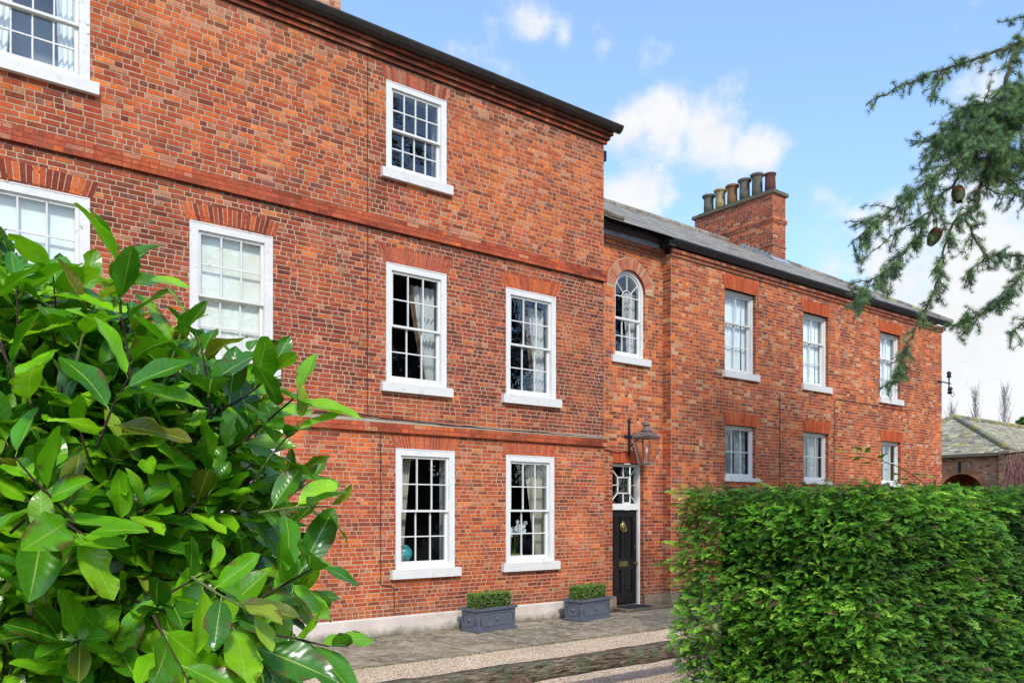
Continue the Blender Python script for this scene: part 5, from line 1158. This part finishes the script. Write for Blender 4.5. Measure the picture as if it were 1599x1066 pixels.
# the bush in its own metres: side reach as a function of height, depth from near face to far face
sil_h = 2.07+(797-sil_y)/1300*2.1; sil_r = (sil_x-800)/1300*2.1
def reach(h): return np.interp(h, sil_h[::-1], sil_r[::-1])
lP = []; lD = []; lU = []; lS = []; lC = []; lT = []; st = MB(); yt = MB()
def W(r, f, h): return cam*np.array([1,1,0])+rt_*r+fw*f+upv*h
gre = np.array([lin(96, 158, 22, 1.), lin(120, 182, 26, 1.), lin(78, 140, 26, .95), lin(140, 194, 36, 1.), lin(62, 120, 26, .9)]); yel = np.array([lin(158, 192, 50, .85), lin(134, 184, 46, .85), lin(172, 190, 62, .8)]); oli = np.array([lin(112, 124, 34, .75), lin(128, 128, 40, .7)])
def shoot(p, d, L, nl, fresh, dark=1., size=1.):
    d = d/np.linalg.norm(d); a = g.uniform(0, 6.28); ref = np.cross(d, [.3, .2, .9]); ref /= np.linalg.norm(ref); r2 = np.cross(d, ref); q = p.copy(); pts = [Vector(p-lo)]
    dd = d.copy()
    for k in range(nl):
        t = (k+.3)/nl; dd = dd+g.normal(0, .05, 3); dd /= np.linalg.norm(dd); q = q+dd*L/nl; pts.append(Vector(q-lo)); a += 2.4+g.normal(0, .3)
        side = ref*math.cos(a)+r2*math.sin(a); opn = .95-.45*t+g.normal(0, .12); ld = dd*(1-opn*.55)+side*opn+np.array([0, 0, -.10*(1-t)]); 
        lP.append(q.copy()); lD.append(ld); lU.append(upv*.75+dd*.5-side*.25+np.array([0, 0, .2])+g.normal(0, .22, 3)-fw*.35)
        s = size*g.uniform(.115, .165)*(1. if t < .72 else .72); lS.append(s)
        x = g.random()
        if fresh and t > .62: c = yel[g.integers(0, 3)]*.95; lS[-1] *= .75
        elif x < .035: c = oli[g.integers(0, 2)]
        else: c = gre[g.integers(0, 5)]*(.85+.4*g.random())
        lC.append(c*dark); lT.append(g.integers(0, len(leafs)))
    st.tube(pts, [.0034-.0018*i/len(pts) for i in range(len(pts))], 6, m=1 if fresh else 0, cap=False)
    return q
n = 0
while n < 560:      # shoots over the side of the bush that faces the lawn, denser along the outline
    h = 2.07+(797-g.uniform(400, 1330))/1300*2.1; R_ = reach(h); L0 = -2.15
    if R_ < L0+.1: continue
    s = g.random()**.75; r = L0+(R_-L0)*s; 
    bulge = math.sqrt(max(0., 1-((r-(-1.15))/.85)**2)); top = np.interp(r, sil_r[1:9], sil_h[1:9]); th_ = max(0, top-h)
    f = 2.25-.42*bulge*min(1, .35+th_*1.6)+g.uniform(-.02, .30)
    d = rt_*(.25+1.0*max(0, (r+1.0))*1.3)+g.normal(0, .30, 3)-fw*.45*g.random()+upv*(.25+1.1*max(0, 1-th_*2.2))
    edge = R_-r < .12; L = g.uniform(.10, .19)
    if edge: d = d+rt_*.5
    p = W(r, f, h)-d/np.linalg.norm(d)*L*.8
    shoot(p, d, L, int(g.integers(5, 9)), g.random() < .22); n += 1
for k in range(520):    # inner shoots, shade put into darker leaf colour
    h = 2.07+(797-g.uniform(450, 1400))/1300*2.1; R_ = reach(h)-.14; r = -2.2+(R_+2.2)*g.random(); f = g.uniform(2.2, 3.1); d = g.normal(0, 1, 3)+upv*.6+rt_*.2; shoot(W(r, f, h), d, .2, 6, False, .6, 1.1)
# the tall leaf rosettes that stand out along the top edge
for (x, y, Z, dx, dy, nl, fr_, sz) in ((30, 560, 2.0, .05, 1, 6, False, 1.2), (85, 545, 2.0, .1, 1, 6, False, 1.2), (172, 515, 2.0, .15, 1, 5, False, 1.1), (190, 515, 1.95, .1, 1, 4, False, 1.2), (255, 600, 1.95, .3, .6, 6, True, 1.), (330, 655, 1.85, -.1, 1, 7, False, 1.15), (345, 640, 1.95, .9, .4, 7, False, 1.1), (380, 690, 1.95, .6, .6, 6, False, 1.1), (400, 745, 1.95, .5, .75, 6, True, 1.), (10, 560, 1.85, -.2, 1, 6, False, 1.1), (405, 800, 1.95, 1, .1, 6, True, 1.05), (405, 935, 1.95, 1, .55, 6, False, 1.15), (410, 990, 1.95, .9, -.1, 6, False, 1.05), (205, 590, 1.85, -.1, 1, 6, False, 1.2), (120, 565, 1.9, .3, 1, 6, True, 1.1), (300, 900, 1.7, .4, -.2, 6, True, 1.05), (70, 940, 1.65, .1, .4, 5, True, 1.), (240, 960, 1.65, .3, -.5, 6, False, 1.15), (350, 960, 1.75, .5, -.6, 6, False, 1.2), (120, 820, 1.65, -.2, .3, 6, False, 1.15), (40, 780, 1.65, .3, -.1, 6, False, 1.15), (150, 700, 1.7, .3, .5, 6, False, 1.15), (60, 650, 1.7, -.3, .6, 6, False, 1.15)):
    shoot(lp(x, y, Z), rt_*dx+upv*dy-fw*.12, .17, nl, fr_, 1.05, sz)
for k in range(16):     # woody stems rising from the root
    a = W(g.uniform(-1.6, -1.0), g.uniform(2.4, 2.9), 0.); b = W(g.uniform(-1.9, -.75), g.uniform(2.2, 2.8), g.uniform(1.9, 2.35)); m1 = a*.6+b*.4+g.normal(0, .08, 3)
    S = spline([Vector(a-lo), Vector(m1-lo), Vector((a*.25+b*.75)+g.normal(0, .06, 3)-lo), Vector(b-lo)], 6); st.tube(S, [.022*(1-i/len(S))+.005 for i in range(len(S))], 7)
    for j in range(4):
        q = S[8+2*j]; e = q+Vector(rt_*g.normal(.18, .15)-fw*g.uniform(0, .25)+upv*g.uniform(.0, .25)); st.tube([q, q.lerp(e, .5)+Vector((0,0,-.02)), e], [.008, .006, .004], 6)
st.build('stem', [M['dark_twig'], M['twig']], lr, True)
P = np.array(lP)-lo; D = np.array(lD); U = np.array(lU); S = np.array(lS); Cl = np.array(lC); T = np.array(lT); Vs = []; Qs = []; Us = []; Cs = []; off = 0
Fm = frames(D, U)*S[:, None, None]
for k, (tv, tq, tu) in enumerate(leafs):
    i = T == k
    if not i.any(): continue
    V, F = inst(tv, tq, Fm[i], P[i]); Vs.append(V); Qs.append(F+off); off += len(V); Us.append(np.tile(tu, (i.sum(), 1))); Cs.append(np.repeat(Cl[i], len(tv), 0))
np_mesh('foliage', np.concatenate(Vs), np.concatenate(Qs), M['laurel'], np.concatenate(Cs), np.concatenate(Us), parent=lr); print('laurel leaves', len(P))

# ================================================================== LIGHT, SKY, CAMERA
sun_dir = Vector((-.30, -.70, .65)).normalized(); el = math.asin(sun_dir.z)
w = bpy.data.worlds.new('World'); bpy.context.scene.world = w; w.use_nodes = True; nt = w.node_tree; bg = nt.nodes['Background']
sky = N(nt, 'ShaderNodeTexSky', sky_type='NISHITA'); sky.sun_disc = False; sky.sun_elevation = el; sky.sun_rotation = math.atan2(sun_dir.x, sun_dir.y); sky.air_density = 1.0; sky.dust_density = .6; sky.ozone_density = 1.6
tc = N(nt, 'ShaderNodeTexCoord'); dirv = tc.outputs['Generated']
def vdir(x, y): v = cp(x, y, 10.)-Vector((0, -12.07, 2.07)); return v.normalized()
# clouds: soft patches around chosen sky directions, torn by noise
nz = N(nt, 'ShaderNodeTexNoise'); nz.inputs['Scale'].default_value = 7; nz.inputs['Detail'].default_value = 9; nz.inputs['Roughness'].default_value = .62; lk(nt, dirv, nz.inputs['Vector'])
nz2 = N(nt, 'ShaderNodeTexNoise'); nz2.inputs['Scale'].default_value = 3.2; nz2.inputs['Detail'].default_value = 8; nz2.inputs['Roughness'].default_value = .6; lk(nt, dirv, nz2.inputs['Vector'])
total = None
def m2(op, a, b):
    n = N(nt, 'ShaderNodeMath', operation=op)
    for i, v in enumerate((a, b)):
        if hasattr(v, 'links'): lk(nt, v, n.inputs[i])
        else: n.inputs[i].default_value = v
    return n.outputs[0]
for (x, y, r, k) in ((920, 185, .028, .85), (975, 205, .04, 1), (1040, 200, .045, 1), (1110, 212, .045, 1), (1175, 240, .035, .95), (1000, 285, .042, .95), (1045, 310, .02, .7), (1300, 308, .030, .72), (1340, 335, .02, .6), (1400, 440, .085, 1), (1500, 480, .10, 1.1), (1300, 425, .05, .9), (1560, 560, .13, 1.2), (840, 35, .022, .62), (880, 55, .018, .5), (950, 70, .025, .6), (1010, 95, .022, .55), (815, 138, .02, .55), (1660, 620, .2, 1.2), (600, 640, .25, .8), (-900, 300, .3, 1), (-400, -300, .2, .8), (2600, 560, .25, 1), (3200, 100, .3, .8)):
    d = vdir(x, y); vm = N(nt, 'ShaderNodeVectorMath', operation='DISTANCE'); vm.inputs[1].default_value = d; lk(nt, dirv, vm.inputs[0])
    q = m2('MULTIPLY', m2('SUBTRACT', 1.0, m2('DIVIDE', vm.outputs['Value'], r*1.5)), k)
    total = q if total is None else m2('MAXIMUM', total, q)
# clouds on the side behind the camera and generally
back = m2('MULTIPLY', m2('SUBTRACT', nz2.outputs['Fac'], .50), 2.4)
sy = N(nt, 'ShaderNodeSeparateXYZ'); lk(nt, dirv, sy.inputs[0]); bmask = m2('MULTIPLY', m2('SUBTRACT', -.12, sy.outputs['Y']), 1.2)
total = m2('MAXIMUM', total, m2('MINIMUM', back, bmask))
mask = m2('ADD', total, m2('MULTIPLY', m2('SUBTRACT', nz.outputs['Fac'], .5), 3.2))
mr = N(nt, 'ShaderNodeMapRange', interpolation_type='SMOOTHSTEP'); mr.inputs['From Min'].default_value = .16; mr.inputs['From Max'].default_value = .85; lk(nt, mask, mr.inputs['Value'])
cl = m2('MULTIPLY', mr.outputs[0], .96)
SK = .15
shade = ramp(nt, nz.outputs['Fac'], [(.32, g3(.86/SK)), (.55, (.97/SK, .975/SK, .985/SK))])
skyc = mixc(nt, mixc(nt, sky.outputs[0], (1.8, 1.95, 2.2), 1., 'MULTIPLY'), (.50/SK, .76/SK, 1.0/SK), .25)
lk(nt, mixc(nt, skyc, shade, cl), bg.inputs['Color']); bg.inputs['Strength'].default_value = SK
s = bpy.data.lights.new('sun', 'SUN'); s.energy = 3.35; s.angle = R(6); s.color = (1, .965, .91); so = bpy.data.objects.new('sun', s); C.objects.link(so); so.rotation_euler = sun_dir.to_track_quat('Z', 'Y').to_euler()
cm = bpy.data.cameras.new('camera'); co = bpy.data.objects.new('camera', cm); C.objects.link(co); co.location = (0, -12.07, 2.07); co.rotation_euler = (R(90), 0, -(math.pi/2-.90349))
cm.sensor_width = 36; cm.lens = 36*1300/1599; cm.shift_y = 264/1599; cm.clip_start = .05; cm.clip_end = 3000
sc = bpy.context.scene; sc.camera = co; sc.render.engine = 'CYCLES'
sc.view_settings.view_transform = 'Standard'; sc.view_settings.look = 'None'; sc.view_settings.exposure = 0; sc.view_settings.gamma = 1
sc.cycles.max_bounces = 6; sc.cycles.diffuse_bounces = 3; sc.cycles.transparent_max_bounces = 10; sc.cycles.use_denoising = True
